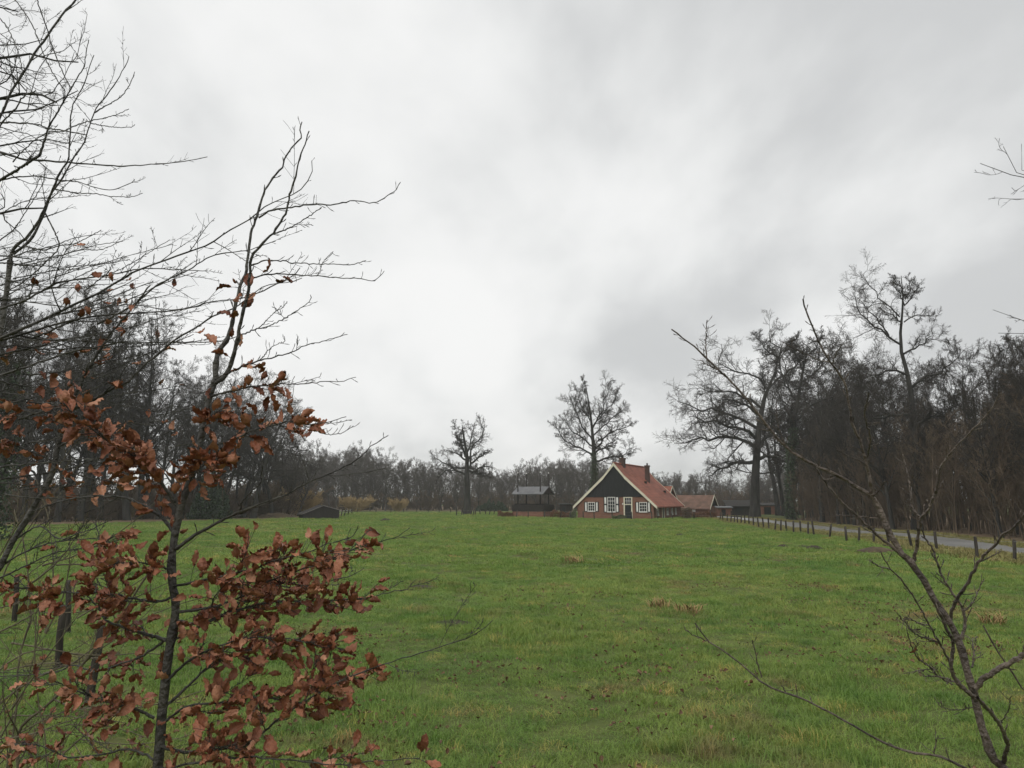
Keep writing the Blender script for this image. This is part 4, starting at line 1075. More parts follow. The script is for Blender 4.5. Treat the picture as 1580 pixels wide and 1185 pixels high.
scatter('fallen_leaves', DRY, M['dryleaf'], np.stack([lx_, ly_, H(lx_, ly_) + .035 + rg.random(n) * .04], -1), np.stack([rg.normal(0, .5, n), rg.normal(0, .5, n), rg.random(n) * 6.28], -1),
        np.repeat(rg.uniform(.4, .85, (n, 1)), 3, 1), rg.integers(0, 5, n))
tag(bpy.data.objects['fallen_leaves'], 'scattered brown fallen leaves lying in the near grass', 'leaves')

#@@FG0
# ------------------------------------------------------------------ foreground saplings
def catmull(p, n):
    p = np.asarray(p, float)
    if len(p) < 3: return resample(p, n)
    q = np.concatenate([[2 * p[0] - p[1]], p, [2 * p[-1] - p[-2]]])
    o_ = []
    for i in range(1, len(q) - 2):
        for t in np.linspace(0, 1, 6, endpoint=False):
            a, b, c, d = q[i - 1], q[i], q[i + 1], q[i + 2]
            o_.append(.5 * (2 * b + (c - a) * t + (2 * a - 5 * b + 4 * c - d) * t * t + (3 * b - a - 3 * c + d) * t ** 3))
    o_.append(p[-1])
    return resample(np.array(o_), n)

class Plant:
    def __init__(s, name, base, label, cat, bark, seed):
        s.rg = np.random.default_rng(seed); s.bark = bark
        s.base = np.array([base[0], base[1], float(H(base[0], base[1]))])
        s.root = tag(empty(name, s.base), label, cat)
        s.anchors = []; s.leaves = 0; s.over = []
    def stem(s, px, d0, d1, w0, w1, name='trunk', ground=True, n=40, side=0, slen=.3, spur=0, leaf=0, lt=(0, 1), pal=None, sp=.55, lside=True):
        """branch along photo points px, running from depth d0 to d1, w0/w1 = widths in photo pixels"""
        rg = s.rg
        px = np.asarray(px, float)
        seg = np.concatenate([[0], np.cumsum(np.linalg.norm(np.diff(px, axis=0), axis=1))]); seg /= seg[-1]
        dep = d0 + (d1 - d0) * seg
        pts = np.array([P(a, b, c) for (a, b), c in zip(px, dep)])
        if ground: pts = np.concatenate([[s.base - np.array([0, 0, .08])], pts])
        pts = catmull(pts, n)
        t = np.linspace(0, 1, n)
        pts[1:-1] += rg.normal(0, .0011, (n - 2, 3))
        wpx = w0 + (w1 - w0) * t ** sp
        dd = np.interp(t, seg, dep)
        rad = np.maximum(wpx * dd / F_PX / 2, .0006)
        rad *= 1 + .05 * rg.normal(size=n)
        # nodes: slight swellings along the branch
        rad *= 1 + .18 * (rg.random(n) < .16)
        parts = [(pts[None], rad[None], 8 if w0 > 7 else 6)]
        sides = None
        if side:
            a = grow(rg, pts[None], rad[None], side, .12, .97, 42, slen, .06, .02, 11, .6, .0007, fall=.45, flat=.82)
            parts.append((*a, 5)); sides = a
            b = grow(rg, *a, 4, .2, .98, 40, .35, .07, .03, 6, .7, .0006, fall=.4, flat=.7)
            parts.append((*b, 4))
        if spur:
            base_l = [(pts[None], rad[None])] + ([sides] if sides is not None else [])
            for bp, br in base_l[:1]:
                c = grow(rg, bp, br, spur, .1, 1.0, 48, .1, .12, .12, 5, .55, .0008, labs=.042, fall=.35)
                cr_ = c[1].copy(); m_ = c[0].shape[0]
                cr_[:] = np.array([1.0, .8, .75, 1.25, .3])[None] * np.maximum(.0009, np.minimum(c[1][:, :1], .0016))
                parts.append((c[0], cr_, 5))
            if sides is not None:
                c = grow(rg, sides[0], sides[1], 5, .2, 1.0, 45, .1, .1, .1, 4, .6, .0007, labs=.018, fall=.3)
                cr_ = np.array([.9, .75, 1.3, .3])[None] * np.full((c[0].shape[0], 1), .0010)
                parts.append((c[0], cr_, 5))
        if leaf:
            pool = [pts] + ([q for k_, q in enumerate(sides[0]) if lt[0] - .1 <= (k_ + .5) / side * .85 + .12 <= lt[1]] if sides is not None else [])
            w_ = np.array([len_ * (1 if k == 0 or lside else 0) for k, len_ in enumerate(np.linalg.norm(np.diff(q, axis=0), axis=1).sum() for q in pool)]); w_ /= w_.sum()
            tw = []
            for _ in range(leaf):
                k = rg.choice(len(pool), p=w_); q = pool[k]
                tt = rg.uniform(*lt) if k == 0 else rg.uniform(.15, 1)
                f = tt * (len(q) - 1); i = min(int(f), len(q) - 2); p0 = q[i] + (q[i + 1] - q[i]) * (f - i)
                tn = q[i + 1] - q[i]; tn /= np.linalg.norm(tn) + 1e-9
                u = rg.normal(size=3) * np.array([1, 1, .45]); u -= u.dot(tn) * tn; u /= np.linalg.norm(u) + 1e-9
                dr_ = tn * rg.uniform(.2, 1) + u * rg.uniform(.5, 1); dr_[2] -= rg.uniform(-.1, .35); dr_ /= np.linalg.norm(dr_)
                l_ = rg.uniform(.010, .065); p1 = p0 + dr_ * l_
                tw.append([p0, (p0 + p1) / 2 + np.array([0, 0, .002]), p1])
                s.add_leaf(p1, dr_, pal)
            tw = np.array(tw); parts.append((tw, np.full(tw.shape[:2], .0008), 4))
        parts = [(p_ - s.base, r_, S_) for p_, r_, S_ in parts]
        obj(name, assemble(name, parts), M[pal or s.bark], s.root)
        return pts
    def add_leaf(s, p, d, pal=None, sc=None):
        rg = s.rg
        z = np.array([0, -.15, 1.0]) + rg.normal(0, .40, 3)
        x = d + rg.normal(0, .28, 3); x[2] -= .12; x /= np.linalg.norm(x)
        y = np.cross(z, x); y /= np.linalg.norm(y) + 1e-9; z = np.cross(x, y)
        sc = sc or float(np.clip(rg.normal(.98, .17), .55, 1.3))
        m = Matrix(((x[0], y[0], z[0]), (x[1], y[1], z[1]), (x[2], y[2], z[2]))).to_4x4() @ Matrix.Scale(sc, 4)
        m.translation = Vector(p - s.base)
        me = LEAVES[rg.integers(len(LEAVES))]
        s.leaves += 1
        if s.leaves > 300:
            s.over.append((me, m)); return
        o = bpy.data.objects.new('leaf', me); COL.objects.link(o); o.parent = s.root; o.matrix_local = m
    def finish(s):
        if not s.over: return
        V, Q, n = [], [], 0
        for me, m in s.over:
            co = np.empty(len(me.vertices) * 3, np.float32); me.vertices.foreach_get('co', co)
            co = co.reshape(-1, 3) @ np.array(m.to_3x3()).T + np.array(m.translation)
            q = np.empty(len(me.loops), np.int32); me.loops.foreach_get('vertex_index', q)
            V.append(co); Q.append(q.reshape(-1, 4) + n); n += len(co)
        o = obj('smaller_leaves', mesh_np('smaller_leaves', np.concatenate(V), np.concatenate(Q)), M['leaf_many'], s.root)
        o['kind'] = 'stuff'
# the joined leaves pick their colour per leaf (mesh island) from the same range
M['leaf_many'] = M['leaf'].copy(); M['leaf_many'].name = 'beech_leaf_many'
t = M['leaf_many'].node_tree
gi_ = N(t, 'ShaderNodeNewGeometry')
for l_ in list(t.links):
    if l_.from_node.type == 'OBJECT_INFO': t.links.new(gi_.outputs['Random Per Island'], l_.to_socket)

# ---- young beech with copper leaves
D1 = 2.4
g_ = P(228, 1480, D1)
b1 = Plant('beech_sapling', (g_[0], g_[1]), 'young beech full of copper brown leaves, nearest plant on the left', 'sapling', 'beech_bark', 61)
trunk = [(236, 1260), (243, 1185), (252, 1080), (262, 1000), (271, 950), (272, 930), (266, 900), (265, 860), (268, 835), (275, 800), (283, 770), (300, 720), (312, 670), (320, 625), (332, 586)]
b1.stem(trunk, D1, D1 + .05, 19, 10, n=60, sp=1.0)
def dz(py): return D1 + .05 * (1185 - py) / 600
b1.stem([(332, 586), (336, 546), (350.5, 523.5), (358.6, 497), (368.7, 447), (380, 422), (381, 410), (386, 372), (388, 356), (399, 326), (406, 302), (409, 293), (421, 275), (435.6, 259), (440, 243), (455, 223), (465, 213), (463, 200), (466, 188)],
        dz(586), 2.62, 10, 1.6, 'branch', False, spur=12, n=60, leaf=5, lt=(0, .35))
b1.stem([(330, 592), (350, 576), (364.7, 530), (371, 497), (380, 463), (383, 447), (386, 412), (389, 395), (409, 372), (423, 358), (435.6, 338), (442.7, 322), (447, 300), (456, 273), (462, 245), (469, 227), (477, 202)],
        dz(590), 2.30, 9, 1.8, 'branch', False, spur=10, n=60, leaf=5, lt=(.02, .4))
BR = [  # points, end depth, w0, w1, side, spur, leaves, leaf range
 ([(399, 336), (419, 324), (444, 321), (478, 315), (502, 316), (529, 313), (545, 309), (561, 312), (581, 312), (593, 304), (610, 293), (618, 281)], 2.45, 3.4, 1.2, 0, 9, 0, (0, 1)),
 ([(423, 361), (448, 351), (476, 334), (496, 320)], 2.35, 2.6, 1.3, 1, 4, 0, (0, 1)),
 ([(387, 410), (409, 402), (427, 402), (452, 405), (482, 407), (512, 408), (543, 408), (565, 402)], 2.5, 2.6, 1.1, 0, 9, 0, (0, 1)),
 ([(384, 431), (415, 423), (452, 424), (488, 426), (523, 429), (553, 430), (577, 433), (593, 418)], 2.55, 2.8, 1.1, 0, 8, 2, (.05, .2)),
 ([(488, 426), (493, 420), (498, 405), (514, 388)], 2.55, 1.5, 1.0, 0, 2, 0, (0, 1)),
 ([(369, 518), (397, 507), (413, 504), (440, 491), (466, 474), (478, 465), (479, 455)], 2.35, 2.6, 1.1, 1, 7, 0, (0, 1)),
 ([(399, 506), (423, 483), (438, 473), (443, 465)], 2.3, 1.6, 1.0, 0, 4, 0, (0, 1)),
 ([(334, 584), (373, 566), (401, 556), (431, 549), (452, 543), (468, 534), (480, 530), (496, 527), (521, 520), (536, 516)], 2.3, 4.0, 1.0, 1, 9, 3, (.05, .3)),
 ([(401, 556), (415, 540), (423, 533), (438, 527), (439, 519)], 2.3, 1.7, 1.0, 0, 4, 0, (0, 1)),
 ([(322, 614), (332, 610), (346, 606), (381, 598), (411, 595), (442, 592), (464, 593), (504, 588), (525, 589), (549, 582)], 2.2, 4.0, 1.0, 2, 9, 9, (.1, .6)),
 ([(308, 705), (332, 687), (361, 678), (387, 666), (421, 656), (448, 650), (468, 654), (482, 654), (508, 651), (534, 643)], 2.2, 5.0, 1.0, 2, 8, 16, (.3, .72)),
 ([(458, 652), (492, 666), (506, 670), (529, 668), (545, 657)], 2.2, 1.8, 1.0, 0, 6, 0, (0, 1)),
 ([(272, 846), (310, 820), (346, 801), (381, 785), (431, 768), (464, 750), (492, 738), (529, 721), (553, 707), (573, 689), (599, 672)], 2.1, 6.5, 1.2, 3, 16, 0, (0, 1)),
 ([(369, 790), (375, 772), (391, 756), (401, 746), (405, 721)], 2.25, 3.0, 1.6, 0, 4, 0, (0, 1)),
 ([(266, 819), (251, 800), (227, 783), (202, 771), (182, 766), (148, 766), (113, 769), (77, 779), (52, 789)], 2.6, 6.0, 1.6, 2, 8, 6, (.0, .25)),
 ([(273, 779), (251, 748), (237, 724), (206, 703), (172, 685), (142, 662), (115, 640), (98, 622)], 2.25, 6.0, 2.2, 6, 4, 74, (.0, .92)),
 ([(290, 745), (305, 725), (325, 712), (345, 705)], 2.3, 4.0, 1.5, 4, 0, 34, (.1, 1)),
 ([(313, 665), (325, 645), (340, 632), (352, 628)], 2.35, 4.0, 1.5, 3, 0, 15, (.1, 1)),
 # right-hand leafy sprays
 ([(266, 905), (300, 898), (345, 888), (391, 878), (424, 865), (472, 853), (505, 840), (544, 827), (553, 811)], 2.15, 5.0, 1.2, 6, 7, 40, (.02, .72)),
 ([(272, 945), (320, 938), (375, 920), (414, 897), (460, 881), (505, 865), (550, 847), (580, 837), (612, 829), (632, 815)], 2.3, 5.5, 1.1, 7, 8, 56, (.02, .82)),
 ([(271, 958), (310, 962), (352, 946), (410, 930), (472, 928), (537, 925), (576, 920), (609, 912), (628, 909), (641, 894)], 2.45, 5.0, 1.1, 7, 8, 50, (.02, .68)),
 ([(265, 990), (310, 965), (352, 943), (414, 907), (472, 907), (505, 897), (544, 888), (562, 876)], 2.6, 4.5, 1.1, 6, 6, 38, (.02, .8)),
 ([(258, 1050), (291, 1020), (330, 1000), (380, 985), (430, 985), (470, 990), (500, 1000)], 2.25, 5.5, 1.4, 6, 3, 44, (.02, 1.0)),
 ([(250, 1095), (291, 1058), (320, 1030), (360, 1010), (400, 1000), (440, 1005)], 2.6, 5.5, 1.3, 4, 4, 22, (.3, 1.0)),
 ([(246, 1150), (283, 1161), (310, 1158), (375, 1151), (394, 1138), (440, 1102), (518, 1054), (596, 1024), (664, 1003), (726, 982), (760, 957)], 2.15, 6.0, 1.1, 7, 7, 74, (.02, .66)),
 ([(244, 1120), (290, 1090), (340, 1085), (390, 1075), (440, 1080), (490, 1085), (515, 1075)], 2.35, 5.0, 1.3, 6, 3, 44, (.02, 1.0)),
 ([(240, 1190), (300, 1178), (380, 1168), (440, 1172), (520, 1180), (600, 1172), (648, 1170)], 2.05, 4.5, 1.3, 3, 3, 26, (.2, 1.0)),
 # left-hand leafy sprays
 ([(265, 990), (213, 975), (182, 965), (162, 955), (150, 935), (130, 915)], 2.5, 7.0, 1.6, 4, 4, 16, (.1, 1)),
 ([(162, 955), (166, 930), (168, 896), (162, 874), (154, 852), (152, 821), (148, 805), (158, 787)], 2.5, 4.5, 1.4, 7, 6, 12, (.2, .7)),
 ([(238, 1108), (213, 1095), (174, 1085), (142, 1075), (110, 1062), (86, 1052)], 2.3, 5.5, 1.6, 5, 3, 38, (.08, 1)),
 ([(260, 985), (223, 1010), (182, 1026), (146, 1036), (113, 1026), (81, 1038), (0, 1044)], 2.75, 4.5, 1.4, 4, 5, 12, (.02, .4)),
 ([(268, 920), (245, 928), (215, 925), (160, 915), (110, 915), (70, 910), (38, 905)], 2.45, 5.0, 1.3, 6, 3, 52, (.02, 1)),
 ([(267, 880), (240, 872), (205, 868), (175, 870), (150, 862)], 2.25, 4.0, 1.3, 4, 3, 26, (.02, 1)),
 ([(243, 1175), (202, 1156), (162, 1163), (107, 1168), (60, 1150), (20, 1150)], 2.5, 4.0, 1.5, 4, 2, 22, (.1, 1)),
]
for pts_, d1, w0, w1, sd, spu, lf, lt_ in BR:
    b1.stem(pts_, dz(pts_[0][1]), d1, w0, w1, 'branch', False, n=40, side=sd, spur=int(spu * 1.5), leaf=int(lf * 1.9), lt=lt_, slen=.26)
b1.finish()

# ---- second young beech, rooted outside the left edge
D2 = 3.0
g_ = P(-150, 1400, D2)
b2_ = Plant('beech_sapling', (g_[0], g_[1]), 'thin slanting beech stem leaning in from the left edge, long bare branches', 'sapling', 'beech_bark', 62)
b2_.stem([(-120, 1250), (-70, 1020), (-30, 925), (0, 874), (20, 835), (46, 793), (67, 758), (81, 730), (89, 692), (97, 656), (105, 630)], D2, D2 + .1, 12, 8, n=50)
BR2 = [
 ([(105, 630), (121, 601), (134, 573), (150, 547), (170, 516), (182, 502), (194, 488), (215, 462), (232, 440)], 3.0, 7.5, 2.2, 3, 8, 3, (0, .5)),
 ([(103, 634), (138, 620), (178, 597), (196, 590), (221, 565), (243, 547), (269, 525), (315, 497), (326, 489), (361, 475), (385, 459), (409, 448), (431, 436), (452, 426), (463, 413)], 2.9, 6.0, 1.4, 3, 12, 4, (.3, .75)),
 ([(91, 690), (120, 672), (150, 668), (180, 675)], 2.9, 3.5, 1.4, 3, 3, 16, (.1, 1)),
 ([(85, 712), (60, 702), (30, 690), (0, 680), (-30, 672)], 3.1, 3.5, 1.6, 4, 3, 26, (.0, .9)),
 ([(98, 655), (60, 640), (30, 634), (0, 645)], 3.0, 3.2, 1.5, 3, 3, 14, (.1, 1)),
 ([(84, 722), (110, 730), (140, 738), (170, 742)], 2.9, 3.2, 1.4, 3, 3, 14, (.0, 1)),
 ([(20, 835), (60, 812), (91, 831), (121, 823), (142, 816), (175, 800)], 2.8, 3.4, 1.3, 5, 9, 2, (.2, .8)),
 ([(0, 874), (36, 853), (77, 838), (125, 832), (180, 828), (210, 812)], 2.9, 3.4, 1.2, 5, 9, 2, (.2, .8)),
 ([(-18, 905), (0, 892), (36, 875), (77, 856), (101, 850), (150, 842), (190, 832)], 3.1, 3.4, 1.2, 5, 9, 0, (.2, .8)),
 ([(-40, 560), (0, 547), (40, 539), (81, 529), (113, 521), (142, 516), (172, 511)], 3.2, 4.5, 1.6, 3, 6, 4, (.1, .5)),
 ([(-30, 588), (0, 579), (26, 571), (67, 557), (109, 543), (142, 537), (182, 529), (203, 528), (263, 528), (310, 528), (340, 527), (369, 518)], 3.0, 4.5, 1.4, 3, 8, 3, (.2, .6)),
 ([(-30, 534), (0, 525), (40, 514), (81, 502), (121, 492), (162, 486), (223, 482), (280, 478), (330, 465), (377, 460), (401, 445), (419, 438), (450, 435), (466, 429)], 3.1, 4.8, 1.2, 4, 12, 5, (.1, .4)),
 ([(-20, 530), (0, 522), (51, 500), (95, 480), (111, 471), (162, 447), (207, 420), (253, 402), (320, 378), (350, 358), (377, 343), (399, 327), (415, 315), (440, 305), (452, 300), (470, 286), (483, 261), (481, 248)], 2.8, 6.0, 1.2, 6, 14, 5, (.2, .4)),
 ([(150, 500), (202, 473), (243, 440), (288, 418), (320, 398), (344, 391), (381, 386), (399, 381), (425, 372)], 2.9, 3.8, 1.2, 5, 10, 3, (.0, .4)),
 ([(-10, 480), (40, 463), (85, 438), (113, 432), (182, 422), (223, 414), (290, 417), (320, 418)], 3.0, 4.5, 1.2, 6, 10, 3, (.2, .6)),
 ([(0, 460), (60, 468), (130, 476), (200, 470), (260, 478), (310, 472)], 3.3, 2.4, 1.0, 5, 8, 2, (.2, .6)),
 ([(20, 430), (70, 420), (110, 412), (160, 408), (200, 400)], 3.2, 2.2, 1.0, 5, 8, 0, (.2, .6)),
 ([(130, 450), (155, 430), (200, 408), (245, 380), (262, 370)], 3.0, 1.8, 1.0, 2, 6, 0, (.2, .6)),
 ([(0, 505), (60, 520), (120, 540), (180, 560), (230, 575)], 3.4, 2.4, 1.0, 5, 8, 4, (.2, .8)),
 ([(0, 615), (50, 622), (100, 640), (140, 668)], 3.3, 2.8, 1.2, 4, 6, 8, (.2, .9)),
 ([(0, 745), (40, 748), (90, 750), (120, 748)], 3.2, 2.4, 1.2, 3, 4, 10, (.1, .9)),
]
rt = random.Random(4)
for i in range(30):      # fine crossing branches of the same beech
    x0, y0 = rt.uniform(-30, 60), rt.uniform(385, 770); ln_ = rt.uniform(130, 300); up = rt.uniform(-.15, .42); bend = rt.uniform(-.25, .15)
    q_ = [(x0 + ln_ * u_, y0 - ln_ * (up * u_ + bend * u_ * (1 - u_)) + rt.uniform(-3, 3)) for u_ in (0, .2, .4, .6, .8, 1)]
    BR2.append((q_, 3.0 + rt.uniform(-.2, .9), rt.uniform(2.0, 3.6), 1.0, 4, 9, 2 if y0 > 560 else 0, (.2, 1)))
def near_depth(stem_pts, px, py): return D2 + .06
for pts_, d1, w0, w1, sd, spu, lf, lt_ in BR2:
    b2_.stem(pts_, D2 + .08, d1, w0, w1, 'branch', False, n=40, side=int(sd * 1.7), spur=int(spu * 1.4), leaf=int(lf * 1.4), lt=lt_, slen=.27)
b2_.finish()

# ---- third, taller beech with upswept leafless stems in the upper left corner
D3 = 3.6
g_ = P(-120, 1300, D3)
b3_ = Plant('beech_sapling', (g_[0], g_[1]), 'upswept leafless beech stems reaching up into the upper left corner', 'sapling', 'beech_bark', 63)
b3_.stem([(-110, 1150), (-80, 950), (-45, 760), (-18, 620), (0, 520), (10, 450), (16, 402)], D3, D3 + .1, 16, 8, n=50)
BR3 = [
 ([(16, 402), (22, 382), (40, 368), (57, 345), (67, 327), (73, 311), (83, 289), (93, 266), (105, 246), (106, 233), (109, 202), (109, 178), (115, 156), (130, 130), (138, 105), (145, 85)], 3.5, 6, 1.2, 6, 12),
 ([(20, 392), (46, 372), (57, 353), (68, 330), (79, 300), (97, 274), (113, 244), (117, 239), (130, 219), (140, 188), (146, 174), (152, 162), (170, 140), (184, 119), (188, 109), (196, 97), (199, 87)], 3.8, 5, 1.2, 6, 12),
 ([(146, 174), (158, 166), (186, 150), (200, 130), (208, 111)], 3.8, 2.4, 1.2, 1, 4),
 ([(-20, 190), (0, 189), (49, 191), (77, 198), (99, 202), (132, 208)], 3.4, 3.6, 1.8, 4, 5),
 ([(99, 202), (126, 190), (162, 182), (182, 176), (199, 168)], 3.5, 2.2, 1.1, 2, 5),
 ([(140, 190), (172, 196), (202, 196), (208, 192)], 3.8, 1.8, 1.0, 1, 4),
 ([(0, 235), (18, 240), (36, 246), (71, 248), (111, 251), (162, 255), (198, 256), (231, 254), (259, 252), (290, 248), (320, 242)], 3.5, 4.5, 1.1, 2, 12),
 ([(-10, 281), (20, 274), (51, 272), (91, 277), (121, 281), (146, 289), (172, 293), (198, 284), (208, 277)], 3.6, 3, 1.1, 4, 8),
 ([(85, 292), (121, 298), (148, 299), (172, 303), (202, 304), (220, 298)], 3.7, 2.2, 1.0, 3, 7),
 ([(40, 380), (67, 386), (91, 379), (118, 375), (156, 355)], 3.4, 2.8, 1.2, 2, 5),
 ([(70, 329), (81, 351), (91, 380), (70, 405), (40, 432), (10, 450)], 3.6, 2.4, 2.0, 2, 5),
 ([(-10, 378), (0, 370), (20, 355), (38, 329), (51, 309), (65, 285), (70, 266)], 3.5, 2.6, 1.1, 3, 5),
 ([(61, 240), (69, 217), (77, 192), (87, 176), (101, 152), (109, 138), (121, 117), (130, 103), (133, 81), (137, 61)], 3.5, 4.2, 1.2, 5, 8),
 ([(-10, 285), (0, 278), (20, 266), (45, 250), (61, 240)], 3.5, 4.6, 4.2, 3, 3),
 ([(-90, 380), (-50, 270), (0, 180), (10, 158), (22, 132), (40, 107), (53, 83), (75, 53), (91, 29), (117, 0), (140, -30)], 3.7, 6, 3.0, 8, 10),
 ([(-40, 260), (0, 194), (22, 170), (36, 150), (55, 140)], 3.3, 4, 2.0, 4, 6),
 ([(20, -5), (35, 15), (48, 36), (58, 58), (70, 90), (85, 118), (100, 140)], 3.6, 1.8, 1.6, 2, 6),
 ([(-8, 20), (8, 38), (20, 60), (28, 80), (34, 105)], 3.6, 1.8, 1.6, 2, 5),
 ([(57, -5), (62, 16), (72, 42), (80, 70), (90, 95), (100, 118), (110, 138)], 3.7, 2.0, 1.6, 2, 6),
 ([(20, 250), (40, 228), (72, 205), (99, 203)], 3.5, 2.2, 1.4, 4, 5),
 ([(0, 330), (40, 310), (90, 305), (125, 302)], 3.7, 1.6, 1.0, 4, 6),
 ([(22, 410), (60, 400), (100, 392), (150, 378), (190, 372)], 3.8, 1.8, 1.0, 4, 6),
]
for pts_, d1, w0, w1, sd, spu in BR3:
    b3_.stem(pts_, D3 + .1 if pts_[0][0] < 30 else 3.65, d1, w0, w1, 'branch', False, n=40, side=sd, spur=spu, slen=.24)
b3_.finish()

# ---- bare sapling on the right
D4 = 2.2
g_ = P(1585, 1400, D4)
sp = Plant('oak_sapling', (g_[0], g_[1]), 'bare forked sapling leaning left with budded twigs in the right foreground', 'sapling', 'sapling_bark', 64)
sp.stem([(1568, 1260), (1552, 1192), (1535, 1176), (1518, 1132), (1508, 1091), (1496, 1050), (1488, 1016), (1477, 981), (1464, 958), (1442, 926), (1428, 900), (1406, 867), (1390, 852), (1374, 824), (1357, 786), (1347, 768)],
        D4, D4 + .12, 15.5, 8.5, n=60, sp=1.0)
BR4 = [
 ([(1349, 771), (1341, 762), (1327, 754), (1286, 731), (1260, 720), (1212, 689), (1174, 644), (1141, 602), (1107, 569), (1091, 553), (1067, 531), (1036, 508)], 2.35, 7, 2.2, 0, 14),
 ([(1347, 769), (1343, 741), (1336, 713), (1327, 679), (1315, 654), (1311, 628), (1302, 588), (1281, 559), (1263, 527), (1247, 488), (1239, 461)], 2.15, 6.5, 2.2, 0, 12),
 ([(1091, 553), (1089, 531), (1091, 494)], 2.35, 2, 1.6, 0, 5),
 ([(1108, 571), (1095, 565), (1081, 556)], 2.36, 1.8, 1.5, 0, 3),
 ([(1281, 559), (1263, 555), (1231, 541), (1208, 527)], 2.2, 2.0, 1.5, 0, 4),
 ([(1285, 562), (1289, 547), (1302, 529)], 2.1, 1.8, 1.4, 0, 3),
 ([(1337, 711), (1342, 687), (1341, 667), (1334, 642), (1338, 620), (1340, 606)], 2.05, 3.4, 1.8, 0, 5),
 ([(1390, 855), (1349, 822), (1319, 792), (1305, 780), (1286, 760), (1268, 737), (1258, 722)], 2.25, 5.5, 2.4, 1, 8),
 ([(1212, 688), (1205, 670), (1200, 652), (1197, 622)], 2.3, 2.4, 1.5, 0, 4),
 ([(1355, 800), (1330, 797), (1305, 796), (1284, 794)], 2.3, 2.4, 1.4, 0, 5),
 ([(1346, 767), (1357, 756), (1367, 740)], 2.2, 2.6, 1.6, 0, 3),
 ([(1336, 716), (1317, 707), (1290, 694)], 2.2, 2.2, 1.4, 0, 3),
 ([(1465, 960), (1473, 932), (1489, 906), (1513, 863), (1531, 847), (1540, 835), (1550, 822), (1564, 814), (1580, 794), (1600, 765)], 2.0, 6, 3.2, 2, 8),
 ([(1411, 865), (1413, 850), (1420, 812), (1420, 800), (1432, 788), (1444, 756), (1452, 721), (1475, 689), (1499, 665), (1523, 638), (1537, 620), (1541, 600)], 2.0, 6, 2.0, 1, 10),
 ([(1420, 801), (1408, 782), (1402, 741), (1393, 701)], 2.35, 4.2, 1.8, 0, 6),
 ([(1483, 986), (1489, 962), (1487, 944), (1475, 922), (1458, 898), (1448, 872), (1438, 845), (1428, 830), (1421, 815)], 2.3, 5.5, 2.2, 2, 8),
 ([(1487, 944), (1502, 928), (1512, 905), (1518, 893)], 2.3, 2.6, 1.5, 0, 4),
 ([(1508, 1080), (1477, 1052), (1467, 1023), (1471, 995), (1458, 962), (1446, 940)], 2.15, 7, 4.5, 0, 5),
 ([(1465, 1021), (1448, 989), (1434, 964), (1420, 938), (1410, 922), (1390, 892), (1373, 877), (1359, 851)], 2.1, 4, 1.8, 1, 8),
 ([(1374, 878), (1355, 873), (1342, 864)], 2.1, 2, 1.6, 0, 3),
 ([(1463, 1052), (1448, 1043), (1436, 1029), (1414, 1013), (1400, 977)], 2.05, 3.6, 1.6, 3, 6),
 ([(1449, 993), (1442, 990), (1412, 977), (1388, 950)], 2.05, 3, 1.5, 2, 6),
 ([(1475, 1052), (1450, 1045), (1424, 1043)], 2.2, 3.0, 1.5, 2, 5),
 ([(1434, 965), (1420, 962), (1398, 952)], 2.1, 2.2, 1.4, 1, 4),
 ([(1505, 1062), (1523, 1043), (1548, 1029), (1580, 1010), (1625, 980)], 2.1, 9, 6.5, 2, 6),
 ([(1500, 1030), (1503, 1010), (1500, 990), (1490, 980)], 2.4, 2.8, 1.4, 3, 6),
 ([(1546, 1182), (1554, 1146), (1536, 1108), (1508, 1077)], 2.0, 7, 5, 0, 4),
 ([(1540, 1120), (1555, 1098), (1560, 1075)], 2.0, 2.2, 1.4, 0, 4),
 ([(1507, 1090), (1480, 1095), (1455, 1092), (1448, 1085)], 2.3, 2.2, 1.3, 2, 4),
]
for pts_, d1, w0, w1, sd, spu in BR4:
    sp.stem(pts_, D4 + .10 if w0 < 6.5 or pts_[0][1] < 900 else D4 + .03, d1, w0, w1, 'branch', False, n=36, side=sd, spur=int(spu * 1.6), slen=.2)
q_ = P(1413, 1002, 2.08); sp.add_leaf(q_, np.array([.1, 0, -1.0]), sc=.55)
sp.finish()
g_ = P(1640, 1400, 2.0)
sp2 = Plant('oak_sapling', (g_[0], g_[1]), 'low bare branch slanting up left across the grass at bottom right', 'sapling', 'sapling_bark', 65)
sp2.stem([(1600, 1290), (1540, 1215), (1491, 1185), (1450, 1166), (1409, 1163), (1368, 1147), (1330, 1128), (1279, 1098), (1245, 1081), (1218, 1072), (1183, 1057), (1149, 1031), (1119, 1005), (1091, 988), (1072, 961)], 2.0, 2.1, 9, 2.0, n=60, spur=14)
for pts_, w0, w1, spu in (([(1091, 988), (1071, 981), (1056, 970)], 1.8, 1.3, 3), ([(1175, 1045), (1166, 1012), (1161, 988)], 2.4, 1.5, 4), ([(1213, 1069), (1206, 1057)], 2.0, 1.3, 2), ([(1440, 1165), (1447, 1135)], 2.4, 1.4, 3)):
    sp2.stem(pts_, 2.08, 2.06, w0, w1, 'branch', False, n=14, spur=spu)
g_ = P(1660, 1300, 2.6)
sp3 = Plant('oak_sapling', (g_[0], g_[1]), 'single dark twig crossing in front of the grass at the right edge', 'sapling', 'sapling_bark', 66)
sp3.stem([(1625, 1150), (1580, 1064), (1552, 1025), (1527, 985), (1517, 965)], 2.6, 2.6, 5, 2.2, n=30, spur=8)

